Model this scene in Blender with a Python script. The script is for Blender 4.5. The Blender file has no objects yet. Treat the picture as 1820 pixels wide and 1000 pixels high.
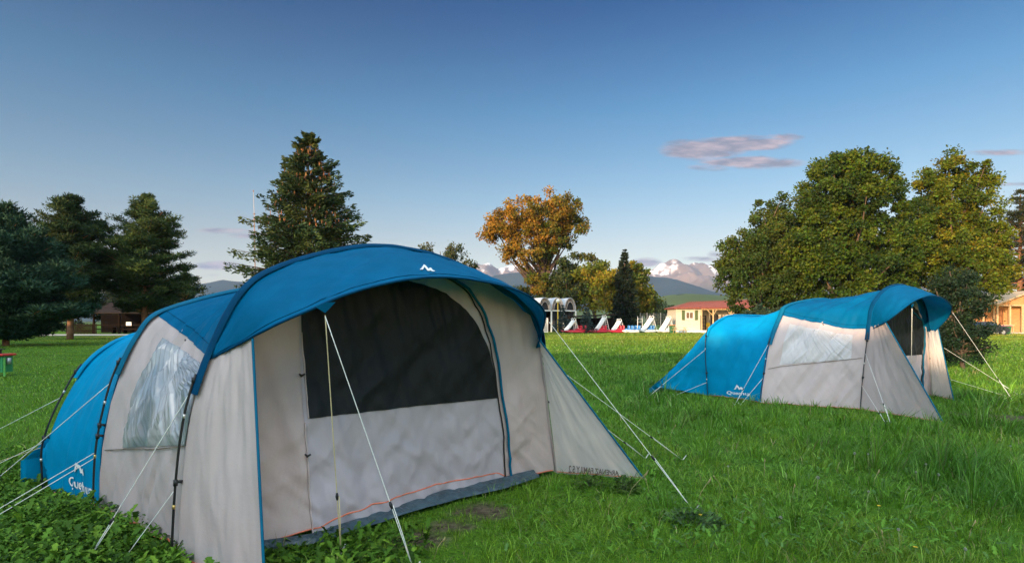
import bpy, bmesh, math, random
import numpy as np
from mathutils import Vector
R = math.radians
F = 1011.0; CX = 910.0; HY = 572.0; CH = 1.4          # photo pixels -> directions
sc = bpy.context.scene
# ------------------------------------------------------------------ camera, world, sun
cam = bpy.data.cameras.new('camera'); co = bpy.data.objects.new('camera', cam)
sc.collection.objects.link(co); sc.camera = co
co.location = (0, 0, CH); co.rotation_euler = (R(90), 0, 0)
cam.sensor_width = 36; cam.lens = 36*F/1820; cam.shift_y = (HY-500)/1820
cam.clip_start = 0.05; cam.clip_end = 20000
SUN_EL = 9.0; SUN_AZ = 218.0       # azimuth clockwise from +Y; sun stands behind and to the left
sd = Vector((math.sin(R(SUN_AZ))*math.cos(R(SUN_EL)), math.cos(R(SUN_AZ))*math.cos(R(SUN_EL)), math.sin(R(SUN_EL))))
sun = bpy.data.lights.new('sun', 'SUN'); so = bpy.data.objects.new('sun', sun); sc.collection.objects.link(so)
sun.energy = 5.0; sun.angle = R(0.6); sun.color = (1.0, 0.73, 0.46)
so.rotation_euler = sd.to_track_quat('Z', 'Y').to_euler(); so.location = (-20, -20, 30)
sc.view_settings.view_transform = 'Standard'; sc.view_settings.look = 'None'
sc.view_settings.exposure = 0.55; sc.view_settings.gamma = 1.0

w = bpy.data.worlds.new('World'); sc.world = w; w.use_nodes = True
nt = w.node_tree; N = nt.nodes; L = nt.links
for n_ in list(N): N.remove(n_)
def nd(t, **k):
    n = N.new(t)
    for a, b in k.items(): setattr(n, a, b)
    return n
def mth(op, a, b=None, clamp=False):
    n = nd('ShaderNodeMath', operation=op, use_clamp=clamp)
    for i, v in enumerate((a, b)):
        if v is None: continue
        if isinstance(v, (int, float)): n.inputs[i].default_value = v
        else: L.new(v, n.inputs[i])
    return n.outputs[0]
sky = nd('ShaderNodeTexSky', sky_type='NISHITA', sun_disc=False, sun_elevation=R(SUN_EL), sun_rotation=R(SUN_AZ))
sky.air_density = 1.0; sky.dust_density = 0.3; sky.ozone_density = 2.0
tc = nd('ShaderNodeTexCoord'); sep = nd('ShaderNodeSeparateXYZ'); L.new(tc.outputs['Generated'], sep.inputs[0])
yy = mth('MAXIMUM', sep.outputs[1], 0.05)
U = mth('DIVIDE', sep.outputs[0], yy); V = mth('DIVIDE', sep.outputs[2], yy)
rmp = nd('ShaderNodeValToRGB'); L.new(sep.outputs[2], rmp.inputs[0])
cr = rmp.color_ramp; cr.interpolation = 'LINEAR'
SKY = [(0.0, (1.30, 1.02, .90)), (0.128, (1.06, .82, .75)), (0.21, (.76, .78, .79)), (0.345, (.33, .61, .755)), (0.479, (.035, .29, .55)), (0.53, (.02, .26, .50)), (0.57, (.5, .7, .8)), (0.75, (7.5, 5.6, 4.2)), (1.0, (9, 6.6, 4.8))]  # stops above the frame raised to add overhead fill light
cr.elements[0].position = 0; cr.elements[0].color = (*[c/20. for c in SKY[0][1]], 1)
cr.elements[1].position = 1; cr.elements[1].color = (*[c/20. for c in SKY[-1][1]], 1)
for p, c in SKY[1:-1]:
    e = cr.elements.new(p); e.color = (*[x/20. for x in c], 1)
mul = nd('ShaderNodeMix', data_type='RGBA', blend_type='MULTIPLY'); mul.inputs[0].default_value = 1
sc10 = nd('ShaderNodeVectorMath', operation='SCALE'); sc10.inputs[3].default_value = 20; L.new(sky.outputs[0], sc10.inputs[0])
L.new(sc10.outputs[0], mul.inputs[6]); L.new(rmp.outputs[0], mul.inputs[7])
# sky behind the camera brightened beyond the sky texture as added fill light
rr_ = nd('ShaderNodeMapRange', interpolation_type='SMOOTHSTEP'); rr_.inputs[1].default_value = 0.05; rr_.inputs[2].default_value = -.75; L.new(sep.outputs[1], rr_.inputs[0])
rc = nd('ShaderNodeMix', data_type='RGBA'); rc.inputs[6].default_value = (.2, .2, .2, 1); rc.inputs[7].default_value = (1.0, .80, .62, 1); L.new(rr_.outputs[0], rc.inputs[0])
rs = nd('ShaderNodeVectorMath', operation='SCALE'); rs.inputs[3].default_value = 5; L.new(rc.outputs[2], rs.inputs[0])
mu2 = nd('ShaderNodeVectorMath', operation='MULTIPLY'); L.new(mul.outputs[2], mu2.inputs[0]); L.new(rs.outputs[0], mu2.inputs[1])
# clouds, by direction
cv = nd('ShaderNodeCombineXYZ'); L.new(mth('MULTIPLY', U, 14.0), cv.inputs[0]); L.new(mth('MULTIPLY', V, 60.0), cv.inputs[1])
nz = nd('ShaderNodeTexNoise'); nz.inputs['Scale'].default_value = 1.0; nz.inputs['Detail'].default_value = 6; nz.inputs['Roughness'].default_value = .62
L.new(cv.outputs[0], nz.inputs['Vector'])
total = None
CL = [(1250, 265, 75, 20, 1.25), (1325, 254, 85, 14, 1.2), (1390, 244, 40, 9, .9), (1335, 289, 90, 12, 1.2), (1270, 297, 50, 8, .8), (1780, 271, 75, 7, .8), (1800, 327, 50, 5, .75), (1800, 299, 45, 4, .4),
      (395, 410, 55, 6, .95), (430, 418, 30, 6, .8), (390, 472, 55, 9, 1.0), (365, 489, 45, 4, .6), (440, 384, 50, 3, .4),
      (1150, 466, 30, 10, .95), (1245, 460, 45, 6, .85), (1275, 452, 22, 8, .8), (745, 415, 12, 3, .3)]
for (px, py, a, b, s) in CL:
    du = mth('DIVIDE', mth('SUBTRACT', U, (px-CX)/F), a/F); dv = mth('DIVIDE', mth('SUBTRACT', V, (HY-py)/F), b/F)
    r2 = mth('ADD', mth('MULTIPLY', du, du), mth('MULTIPLY', dv, dv))
    g = mth('MULTIPLY', mth('SUBTRACT', 1.0, mth('MULTIPLY', r2, .55), True), s)
    total = g if total is None else mth('MAXIMUM', total, g)
dens = mth('MULTIPLY', mth('SUBTRACT', mth('MULTIPLY', total, mth('SUBTRACT', mth('MULTIPLY', nz.outputs[0], 2.1), .12)), .36), 2.3, True)
dens = mth('MULTIPLY', dens, .90)
dens = mth('MULTIPLY', dens, mth('GREATER_THAN', sep.outputs[1], 0.1))
nz2 = nd('ShaderNodeTexNoise'); nz2.inputs['Scale'].default_value = 1.6; nz2.inputs['Detail'].default_value = 3; L.new(cv.outputs[0], nz2.inputs['Vector'])
ccol = nd('ShaderNodeMix', data_type='RGBA'); L.new(mth('MULTIPLY', mth('SUBTRACT', nz2.outputs[0], .38), 3.2, True), ccol.inputs[0])
ccol.inputs[6].default_value = (1.35, 1.35, 1.75, 1); ccol.inputs[7].default_value = (3.1, 2.45, 2.65, 1)
cm = nd('ShaderNodeMix', data_type='RGBA'); L.new(dens, cm.inputs[0]); L.new(mu2.outputs[0], cm.inputs[6]); L.new(ccol.outputs[2], cm.inputs[7])
bg = nd('ShaderNodeBackground'); bg.inputs[1].default_value = 0.14; L.new(cm.outputs[2], bg.inputs[0])
wo = nd('ShaderNodeOutputWorld'); L.new(bg.outputs[0], wo.inputs[0])

# ------------------------------------------------------------------ helpers
rng = np.random.default_rng(7)
def P(px, py, d): return np.array([(px-CX)/F*d, d, CH+(HY-py)/F*d])
def G(px, py, z=0.0):
    d = (CH-z)*F/(py-HY); return np.array([(px-CX)/F*d, d, z])
def tag(o, label=None, cat=None, group=None, kind=None):
    if label: o['label'] = label
    if cat: o['category'] = cat
    if group: o['group'] = group
    if kind: o['kind'] = kind
    return o
def empty(name, loc, label, cat, group=None, rz=0):
    o = bpy.data.objects.new(name, None); sc.collection.objects.link(o)
    o.location = loc; o.rotation_euler = (0, 0, rz); o.empty_display_size = .3
    return tag(o, label, cat, group)
def mesh(name, V_, F_, mat=None, parent=None, smooth=True, col=None, world=True):
    """V_ Nx3 array, F_ MxK array or list. If world, V_ are world coordinates and the parent's location is taken off."""
    V_ = np.asarray(V_, dtype=np.float64).reshape(-1, 3)
    me = bpy.data.meshes.new(name)
    if isinstance(F_, np.ndarray):
        M_, K = F_.shape
        me.vertices.add(len(V_)); me.loops.add(M_*K); me.polygons.add(M_)
        me.loops.foreach_set('vertex_index', F_.ravel().astype(np.int32))
        me.polygons.foreach_set('loop_start', np.arange(0, M_*K, K, dtype=np.int32))
        me.polygons.foreach_set('loop_total', np.full(M_, K, dtype=np.int32))
    else:
        me.from_pydata([tuple(v) for v in V_], [], [tuple(int(i) for i in f) for f in F_])
    off = np.zeros(3)
    if parent is not None and world:
        p = parent; 
        while p is not None: off = off+np.array(p.location); p = p.parent
    me.vertices.foreach_set('co', (V_-off).ravel().astype(np.float32))
    me.update(calc_edges=True)
    if smooth: me.polygons.foreach_set('use_smooth', np.ones(len(me.polygons), dtype=bool))
    if col is not None:
        a = me.color_attributes.new('Col', 'FLOAT_COLOR', 'POINT')
        c = np.ones((len(V_), 4), dtype=np.float32); c[:, :3] = col; a.data.foreach_set('color', c.ravel())
    if mat is not None: me.materials.append(mat)
    o = bpy.data.objects.new(name, me); sc.collection.objects.link(o)
    if parent is not None: o.parent = parent
    return o
class MB:
    def __init__(s): s.v = []; s.f = []
    def add(s, V_, F_):
        b = len(s.v); s.v += [tuple(x) for x in V_]; s.f += [tuple(int(i)+b for i in f) for f in F_]; return s
    def box(s, c, sz, rz=0, bev=0.0):
        x, y, z = [k/2 for k in sz]; ca, sa = math.cos(rz), math.sin(rz)
        b = min(bev, x*.9, y*.9, z*.9)
        if b <= 0: pts = [(i*x, j*y, k*z) for k in (-1, 1) for (i, j) in ((-1, -1), (1, -1), (1, 1), (-1, 1))]; fs = [(0, 3, 2, 1), (4, 5, 6, 7), (0, 1, 5, 4), (1, 2, 6, 5), (2, 3, 7, 6), (3, 0, 4, 7)]
        else:
            pts = []; 
            for (zz, ins) in ((-z, b), (-z+b, 0), (z-b, 0), (z, b)):
                for (i, j) in ((-1, -1), (1, -1), (1, 1), (-1, 1)):
                    if i*j > 0: q = [(i*(x-ins), j*(y-b-ins)) if False else (i*(x-b-ins*0), j*(y-ins)), (i*(x-ins), j*(y-b))]
                    else: q = [(i*(x-ins), j*(y-b)), (i*(x-b), j*(y-ins))]
                    if (i, j) in ((-1, -1),): q = [(-(x-ins), -(y-b)), (-(x-b), -(y-ins))]
                    if (i, j) == (1, -1): q = [((x-b), -(y-ins)), ((x-ins), -(y-b))]
                    if (i, j) == (1, 1): q = [((x-ins), (y-b)), ((x-b), (y-ins))]
                    if (i, j) == (-1, 1): q = [(-(x-b), (y-ins)), (-(x-ins), (y-b))]
                    pts += [(a, c_, zz) for a, c_ in q]
            fs = [tuple(range(7, -1, -1)), tuple(range(24, 32))]
            for r in range(3):
                for k in range(8): fs.append((r*8+k, r*8+(k+1) % 8, r*8+8+(k+1) % 8, r*8+8+k))
        s.add([(c[0]+p[0]*ca-p[1]*sa, c[1]+p[0]*sa+p[1]*ca, c[2]+p[2]) for p in pts], fs); return s
    def tube(s, pts, r, n=8, cap=True, flat=None):
        V_, F_ = tube(pts, r, n, cap); s.add(V_, F_); return s
    def prism(s, poly, axis, a, b):
        """poly: 2-D outline; extruded from a to b along axis 0/1/2"""
        n = len(poly)
        def mk(p, t):
            q = list(p); q.insert(axis, t); return q
        s.add([mk(p, a) for p in poly]+[mk(p, b) for p in poly], [tuple(range(n)), tuple(range(2*n-1, n-1, -1))]+[(i, i+n, (i+1) % n+n, (i+1) % n) for i in range(n)]); return s
    def build(s, name, mat, parent=None, smooth=False, world=True): return mesh(name, s.v, s.f, mat, parent, smooth, None, world)
def tube(pts, r, n=8, cap=True):
    pts = np.asarray(pts, float); m = len(pts); r = np.broadcast_to(np.asarray(r, float), (m,))
    T = np.gradient(pts, axis=0); T /= (np.linalg.norm(T, axis=1)[:, None]+1e-12)
    ref = np.array([0, 0, 1.0]) if abs(T[0, 2]) < .9 else np.array([1.0, 0, 0])
    V_ = []; a = np.arange(n)/n*2*math.pi; u = None
    for i in range(m):
        if u is None: u = np.cross(T[i], ref)
        else: u = u-T[i]*np.dot(u, T[i])
        u /= np.linalg.norm(u)+1e-12; v = np.cross(T[i], u)
        V_.append(pts[i]+r[i]*(np.cos(a)[:, None]*u+np.sin(a)[:, None]*v))
    V_ = np.concatenate(V_); F_ = []
    for i in range(m-1):
        for k in range(n): F_.append((i*n+k, i*n+(k+1) % n, (i+1)*n+(k+1) % n, (i+1)*n+k))
    if cap: F_ += [tuple(range(n-1, -1, -1)), tuple((m-1)*n+k for k in range(n))]
    return V_, F_
def spline(K, n, closed=False):
    """resample key points (m x k) into n points, Catmull-Rom, even in arc length"""
    K = np.asarray(K, float); m = len(K); E = np.vstack([2*K[0]-K[1], K, 2*K[-1]-K[-2]]); out = []
    for i in range(m-1):
        p0, p1, p2, p3 = E[i:i+4]
        for t in np.linspace(0, 1, 24, endpoint=False):
            out.append(.5*((2*p1)+(-p0+p2)*t+(2*p0-5*p1+4*p2-p3)*t*t+(-p0+3*p1-3*p2+p3)*t**3))
    out.append(K[-1]); return resamp(np.array(out), n)
def resamp(C, n):
    s_ = np.concatenate([[0], np.cumsum(np.linalg.norm(np.diff(C, axis=0), axis=1))]); q = np.linspace(0, s_[-1], n)
    return np.stack([np.interp(q, s_, C[:, k]) for k in range(C.shape[1])], 1)
def h2(ix, iy, sd_=0):
    n = (ix.astype(np.int64)*374761393+iy.astype(np.int64)*668265263+sd_*144665) & 0x7fffffff
    n = ((n ^ (n >> 13))*1274126177) & 0x7fffffff; n = n ^ (n >> 16); return (n & 0xffff)/65535.0
def vn(x, y, sd_=0):
    x = np.asarray(x, float); y = np.asarray(y, float)
    ix = np.floor(x); iy = np.floor(y); fx = x-ix; fy = y-iy; fx = fx*fx*(3-2*fx); fy = fy*fy*(3-2*fy); ix = ix.astype(np.int64); iy = iy.astype(np.int64)
    a = h2(ix, iy, sd_); b = h2(ix+1, iy, sd_); c = h2(ix, iy+1, sd_); d = h2(ix+1, iy+1, sd_)
    return (a*(1-fx)+b*fx)*(1-fy)+(c*(1-fx)+d*fx)*fy
def fbm(x, y, o=4, sd_=0):
    t = 0; a = .5; 
    for i in range(o): t = t+a*vn(x*2**i+17*i, y*2**i+9*i, sd_+i); a *= .5
    return t
def gridF(n, m):
    i = np.arange(n-1)[:, None]*m+np.arange(m-1)[None]; i = i.ravel(); return np.stack([i, i+1, i+m+1, i+m], 1)

# ------------------------------------------------------------------ materials
MATS = {}
def mat(name, col, rough=.6, var=.12, vscale=6, bump=0, bscale=30, metal=0, transl=0, attr=False, spec=.5, stretch=None, col2=None, detail=4, coat=0, bdist=.01):
    if name in MATS: return MATS[name]
    m = bpy.data.materials.new(name); m.use_nodes = True; t = m.node_tree; b = t.nodes['Principled BSDF']; l = t.links
    b.inputs['Roughness'].default_value = rough; b.inputs['Metallic'].default_value = metal; b.inputs['Specular IOR Level'].default_value = spec
    b.inputs['Coat Weight'].default_value = coat
    tcn = t.nodes.new('ShaderNodeTexCoord'); mp = t.nodes.new('ShaderNodeMapping'); l.new(tcn.outputs['Object'], mp.inputs[0])
    if stretch: mp.inputs['Scale'].default_value = stretch
    no = t.nodes.new('ShaderNodeTexNoise'); no.inputs['Scale'].default_value = vscale; no.inputs['Detail'].default_value = detail; l.new(mp.outputs[0], no.inputs['Vector'])
    mx = t.nodes.new('ShaderNodeMix'); mx.data_type = 'RGBA'
    if attr:
        at = t.nodes.new('ShaderNodeAttribute'); at.attribute_name = 'Col'; base = at.outputs['Color']
    if col2 is not None:
        rp = t.nodes.new('ShaderNodeMapRange'); rp.inputs[1].default_value = .38; rp.inputs[2].default_value = .62; l.new(no.outputs[0], rp.inputs[0]); l.new(rp.outputs[0], mx.inputs[0])
        mx.inputs[6].default_value = (*col, 1); mx.inputs[7].default_value = (*col2, 1); out = mx.outputs[2]
    elif attr: out = base
    else:
        rp = t.nodes.new('ShaderNodeMapRange'); rp.inputs[1].default_value = .3; rp.inputs[2].default_value = .7; l.new(no.outputs[0], rp.inputs[0]); l.new(rp.outputs[0], mx.inputs[0])
        mx.inputs[6].default_value = (*[c*(1-var) for c in col], 1); mx.inputs[7].default_value = (*[min(1, c*(1+var)) for c in col], 1); out = mx.outputs[2]
    l.new(out, b.inputs['Base Color'])
    if bump:
        nb = t.nodes.new('ShaderNodeTexNoise'); nb.inputs['Scale'].default_value = bscale; nb.inputs['Detail'].default_value = 5; l.new(mp.outputs[0], nb.inputs['Vector'])
        bp = t.nodes.new('ShaderNodeBump'); bp.inputs['Strength'].default_value = bump; bp.inputs['Distance'].default_value = bdist; l.new(nb.outputs[0], bp.inputs['Height']); l.new(bp.outputs[0], b.inputs['Normal'])
    if transl:
        tr = t.nodes.new('ShaderNodeBsdfTranslucent'); l.new(out, tr.inputs[0]); ms = t.nodes.new('ShaderNodeMixShader'); ms.inputs[0].default_value = transl
        l.new(b.outputs[0], ms.inputs[1]); l.new(tr.outputs[0], ms.inputs[2]); l.new(ms.outputs[0], t.nodes['Material Output'].inputs[0])
    MATS[name] = m; return m
fol = mat('foliage', (0, 0, 0), .6, attr=True, transl=.25, spec=.15)
ned = mat('needles', (0, 0, 0), .7, attr=True, transl=.08, spec=.08)
grs = mat('grass_blade', (0, 0, 0), .45, attr=True, transl=.24, spec=.35)
bark = mat('bark', (.11, .08, .06), .9, .35, 3, .8, 9, spec=.2, bdist=.04)
pbark = mat('pine_bark', (.24, .12, .07), .9, .4, 4, .8, 9, spec=.2, bdist=.04)
t_blue = mat('blue_polyester', (.0006, .125, .27), .5, .12, 5, .45, 18, spec=.05, transl=.2, bdist=.004)
t_cyan = mat('bright_blue_polyester', (.0006, .27, .52), .5, .10, 5, .4, 18, spec=.06, transl=.12, bdist=.004)
t_sleeve = mat('sleeve_fabric', (.001, .050, .120), .6, .15, 9, .4, 40, spec=.05, bdist=.006)
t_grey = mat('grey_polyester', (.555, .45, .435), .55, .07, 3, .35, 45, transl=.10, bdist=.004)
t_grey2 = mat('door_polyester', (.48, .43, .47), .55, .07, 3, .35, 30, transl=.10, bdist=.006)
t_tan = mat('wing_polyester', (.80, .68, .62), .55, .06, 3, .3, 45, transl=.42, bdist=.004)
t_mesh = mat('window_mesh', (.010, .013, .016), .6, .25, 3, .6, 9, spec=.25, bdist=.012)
t_teal = mat('teal_piping', (.002, .12, .22), .5, .1, 9, spec=.1)
t_orange = mat('orange_tape', (.75, .20, .10), .6, .2, 20)
t_sheet = mat('groundsheet', (.05, .085, .105), .33, .3, 12, .9, 14, bdist=.03)
t_white = mat('white_print', (.80, .80, .80), .5, .04, 20)
t_print = mat('dark_print', (.20, .13, .11), .6, .1, 20)
t_black = mat('black_webbing', (.012, .012, .014), .5, .2, 20)
t_pole = mat('black_pole', (.015, .015, .017), .3, .1, 30)
t_metal = mat('ferrule', (.62, .60, .56), .3, .05, 30, metal=.6)
t_brass = mat('gold_ferrule', (.60, .42, .14), .3, .05, 30, metal=.6)
t_rope = mat('white_cord', (.72, .72, .68), .7, .1, 60)
t_rope2 = mat('yellow_cord', (.55, .46, .26), .7, .1, 60)
# crumpled clear film
def film():
    m = bpy.data.materials.new('clear_film'); m.use_nodes = True; t = m.node_tree; b = t.nodes['Principled BSDF']; l = t.links
    b.inputs['Roughness'].default_value = .24; b.inputs['Specular IOR Level'].default_value = .8; b.inputs['Coat Weight'].default_value = .35; b.inputs['Coat Roughness'].default_value = .12
    at = t.nodes.new('ShaderNodeTexCoord'); no = t.nodes.new('ShaderNodeTexNoise'); no.inputs['Scale'].default_value = 3; no.inputs['Detail'].default_value = 3; l.new(at.outputs['Object'], no.inputs['Vector'])
    rp = t.nodes.new('ShaderNodeValToRGB'); l.new(no.outputs[0], rp.inputs[0]); c = rp.color_ramp; c.elements[0].position = .35; c.elements[0].color = (.20, .23, .27, 1); c.elements[1].position = .65; c.elements[1].color = (.42, .40, .41, 1); l.new(rp.outputs[0], b.inputs['Base Color'])
    return m
t_film = film()
t_tulle = mat('pale_film', (.58, .54, .54), .5, .08, 4, .3, 8, transl=.1, bdist=.01)

# ------------------------------------------------------------------ ground
def groundmat():
    m = bpy.data.materials.new('lawn_soil'); m.use_nodes = True; t = m.node_tree; b = t.nodes['Principled BSDF']; l = t.links
    tcn = t.nodes.new('ShaderNodeTexCoord')
    def noise(s, st=(1, 1, 1), d=6):
        mp = t.nodes.new('ShaderNodeMapping'); mp.inputs['Scale'].default_value = st; l.new(tcn.outputs['Object'], mp.inputs[0])
        n = t.nodes.new('ShaderNodeTexNoise'); n.inputs['Scale'].default_value = s; n.inputs['Detail'].default_value = d; l.new(mp.outputs[0], n.inputs['Vector']); return n.outputs[0]
    def mixc(f, a, b_, lo=.35, hi=.65):
        r = t.nodes.new('ShaderNodeMapRange'); r.inputs[1].default_value = lo; r.inputs[2].default_value = hi; l.new(f, r.inputs[0])
        x = t.nodes.new('ShaderNodeMix'); x.data_type = 'RGBA'; l.new(r.outputs[0], x.inputs[0])
        for i, v in ((6, a), (7, b_)):
            if isinstance(v, tuple): x.inputs[i].default_value = (*v, 1)
            else: l.new(v, x.inputs[i])
        return x.outputs[2]
    c1 = mixc(noise(.35, (.35, 1, 1)), (.045, .125, .006), (.095, .20, .012))
    c2 = mixc(noise(6, d=8), c1, (.085, .175, .012), .45, .75)
    c2 = mixc(noise(45, d=3), c2, (.022, .055, .006), .5, .75)
    at = t.nodes.new('ShaderNodeAttribute'); at.attribute_name = 'Col'; se = t.nodes.new('ShaderNodeSeparateColor'); l.new(at.outputs['Color'], se.inputs[0])
    soil = mixc(noise(25), (.055, .042, .026), (.16, .125, .08))
    x = t.nodes.new('ShaderNodeMix'); x.data_type = 'RGBA'; l.new(se.outputs[0], x.inputs[0]); l.new(c2, x.inputs[6]); l.new(soil, x.inputs[7])
    l.new(x.outputs[2], b.inputs['Base Color']); b.inputs['Roughness'].default_value = .9; b.inputs['Specular IOR Level'].default_value = .15
    bp = t.nodes.new('ShaderNodeBump'); bp.inputs['Strength'].default_value = .9; bp.inputs['Distance'].default_value = .08; l.new(noise(14, d=8), bp.inputs['Height']); l.new(bp.outputs[0], b.inputs['Normal'])
    return m
def gz(x, y):
    x = np.asarray(x, float); y = np.asarray(y, float); r = np.hypot(x, y)
    return (fbm(x*.5+5, y*.5+3, 3)-.44)*.09*np.clip(1-(r-45)/30, 0, 1)*np.clip((r-1)/3, 0, 1)
def soilmask(x, y):
    # worn patches in front of the near tent's door
    m = np.zeros_like(np.asarray(x, float))
    for (px, py, a, b) in ((860, 903, 60, 18), (740, 955, 60, 20), (610, 985, 50, 14), (800, 930, 45, 12), (1790, 742, 50, 7), (1700, 735, 30, 5)):
        g = G(px, py); aa = a/F*g[1]; bb = aa*b/a*g[1]/CH*.9
        m = np.maximum(m, np.exp(-(((x-g[0])/aa)**2+((y-g[1])/bb)**2)))
    return np.clip((m*(.6+.9*vn(x*9, y*9, 3))-.28)*2.4, 0, 1)
ax = np.concatenate([-np.geomspace(6500, 9, 60), np.linspace(-8.8, 11.8, 190), np.geomspace(12, 6500, 60)])
ay = np.concatenate([-np.geomspace(400, 2, 25), np.linspace(-1.8, 14, 150), np.geomspace(14.2, 6000, 90)])
gx, gy = np.meshgrid(ax, ay)
gv = np.stack([gx.ravel(), gy.ravel(), gz(gx.ravel(), gy.ravel())], 1)
gcol = np.zeros((len(gv), 3)); gcol[:, 0] = soilmask(gv[:, 0], gv[:, 1])
ground = mesh('ground', gv, gridF(len(ay), len(ax)), groundmat(), col=gcol); tag(ground, kind='structure')

# ------------------------------------------------------------------ far hills and mountains
def ridge(name, D, depth, keys, amp, fs, colf, nx=420, ny=60, seed=1, rough=.9):
    keys = np.array(keys, float); px = np.linspace(keys[0, 0], keys[-1, 0], nx); top = np.interp(px, keys[:, 0], keys[:, 1])
    H = CH+(HY-top)/F*D; v = np.linspace(-1, 1, ny)
    X = ((px-CX)/F*D)[None]*np.ones((ny, 1)); Y = D+v[:, None]*depth*np.ones((1, nx))
    sh = 1-np.abs(v)**1.15; n = fbm(X/fs+seed, Y/fs, 6, seed); rd = 1-np.abs(2*n/.98-1)
    Z = H[None]*sh[:, None]*(1-amp*(1-rd)*(np.abs(v)[:, None]**.45)) + amp*.12*H.max()*(fbm(X/fs*5, Y/fs*5, 4, seed)-.47)*sh[:, None]
    Z = np.where(sh[:, None] < .001, -2, Z)
    return tag(mesh(name, np.stack([X, Y, Z], 2).reshape(-1, 3), gridF(ny, nx), mat(name+'_surface', (0, 0, 0), rough, attr=True, spec=.1, bump=.0), smooth=True, col=colf(X, Y, Z, H[None]*np.ones_like(Z)).reshape(-1, 3)), kind='structure')
def snowcol(X, Y, Z, H):
    n = fbm(X/34, Y/150, 5, 5); t = np.clip((Z-395+(n-.48)*620)/60, 0, .9)[..., None]
    rock = np.array([.17, .13, .11])*(0.8+.5*fbm(X/90, Y/90, 4, 9)[..., None]); low = np.array([.05, .06, .05])
    k = np.clip((Z-150)/110, 0, 1)[..., None]; base = low*(1-k)+rock*k
    return base*(1-t)+np.array([.80, .76, .76])*t
ridge('snow_mountains', 4000, 1500, [(-600, 560), (200, 540), (350, 520), (700, 500), (790, 484), (820, 474), (845, 466), (868, 465), (884, 477), (905, 473), (935, 468), (985, 470), (1010, 482), (1060, 486), (1110, 492), (1135, 488), (1158, 479), (1180, 465), (1194, 459), (1206, 465), (1222, 472), (1236, 464), (1256, 468), (1275, 471), (1330, 480), (1500, 500), (2300, 550)], .62, 260, snowcol, nx=1100, ny=130, seed=3)
def bluecol(X, Y, Z, H): return np.array([.028, .045, .045])*(0.6+.8*fbm(X/120, Y/120, 5, 4)[..., None])
ridge('wooded_mountains', 2600, 900, [(-900, 545), (0, 528), (250, 518), (330, 512), (372, 501), (398, 497), (440, 500), (520, 507), (600, 505), (760, 506), (850, 500), (880, 488), (935, 480), (965, 492), (1000, 510), (1100, 500), (1140, 488), (1185, 491), (1230, 506), (1275, 525), (1400, 540), (2400, 555)], .35, 300, bluecol, seed=6)
def greencol(X, Y, Z, H):
    n = fbm(X/35, Y/90, 4, 8)[..., None]; b = np.array([.075, .105, .028])*(0.75+.5*n)
    m = (fbm(X/22+4, Y/22, 3, 12)[..., None] > .63); return np.where(m, np.array([.02, .035, .015]), b)
ridge('grassy_hill', 900, 420, [(200, 571.5), (900, 560), (1100, 545), (1150, 533), (1185, 524), (1215, 521), (1260, 523), (1320, 527), (1500, 540), (1900, 560), (2300, 571.5)], .1, 300, greencol, seed=2)

# ------------------------------------------------------------------ trees
def leaves(C, size, aspect, axis, seed, jitter=.5, taper=True):
    """diamond leaves at points C (n,3); axis (n,3) preferred long direction"""
    g = np.random.default_rng(seed); n = len(C)
    a = axis+g.normal(0, jitter, (n, 3)); a /= np.linalg.norm(a, axis=1)[:, None]
    b = np.cross(a, g.normal(0, 1, (n, 3))); b /= np.linalg.norm(b, axis=1)[:, None]+1e-9
    s = (size*(.6+.8*g.random(n)))[:, None] if np.ndim(size) == 0 else (size*(.6+.8*g.random(n)))[:, None]
    V_ = np.stack([C-a*s*.5, C+b*s*aspect*.5, C+a*s*.5, C-b*s*aspect*.5], 1).reshape(-1, 3)
    return V_, np.arange(n*4).reshape(n, 4)
def pick(pal, n, g):
    c = np.array([p[:3] for p in pal]); wt = np.array([p[3] for p in pal], float); return c[g.choice(len(pal), n, p=wt/wt.sum())]
def limb_tubes(mb, paths, n=6):
    for pts, r in paths: mb.tube(pts, r, n)
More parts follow.
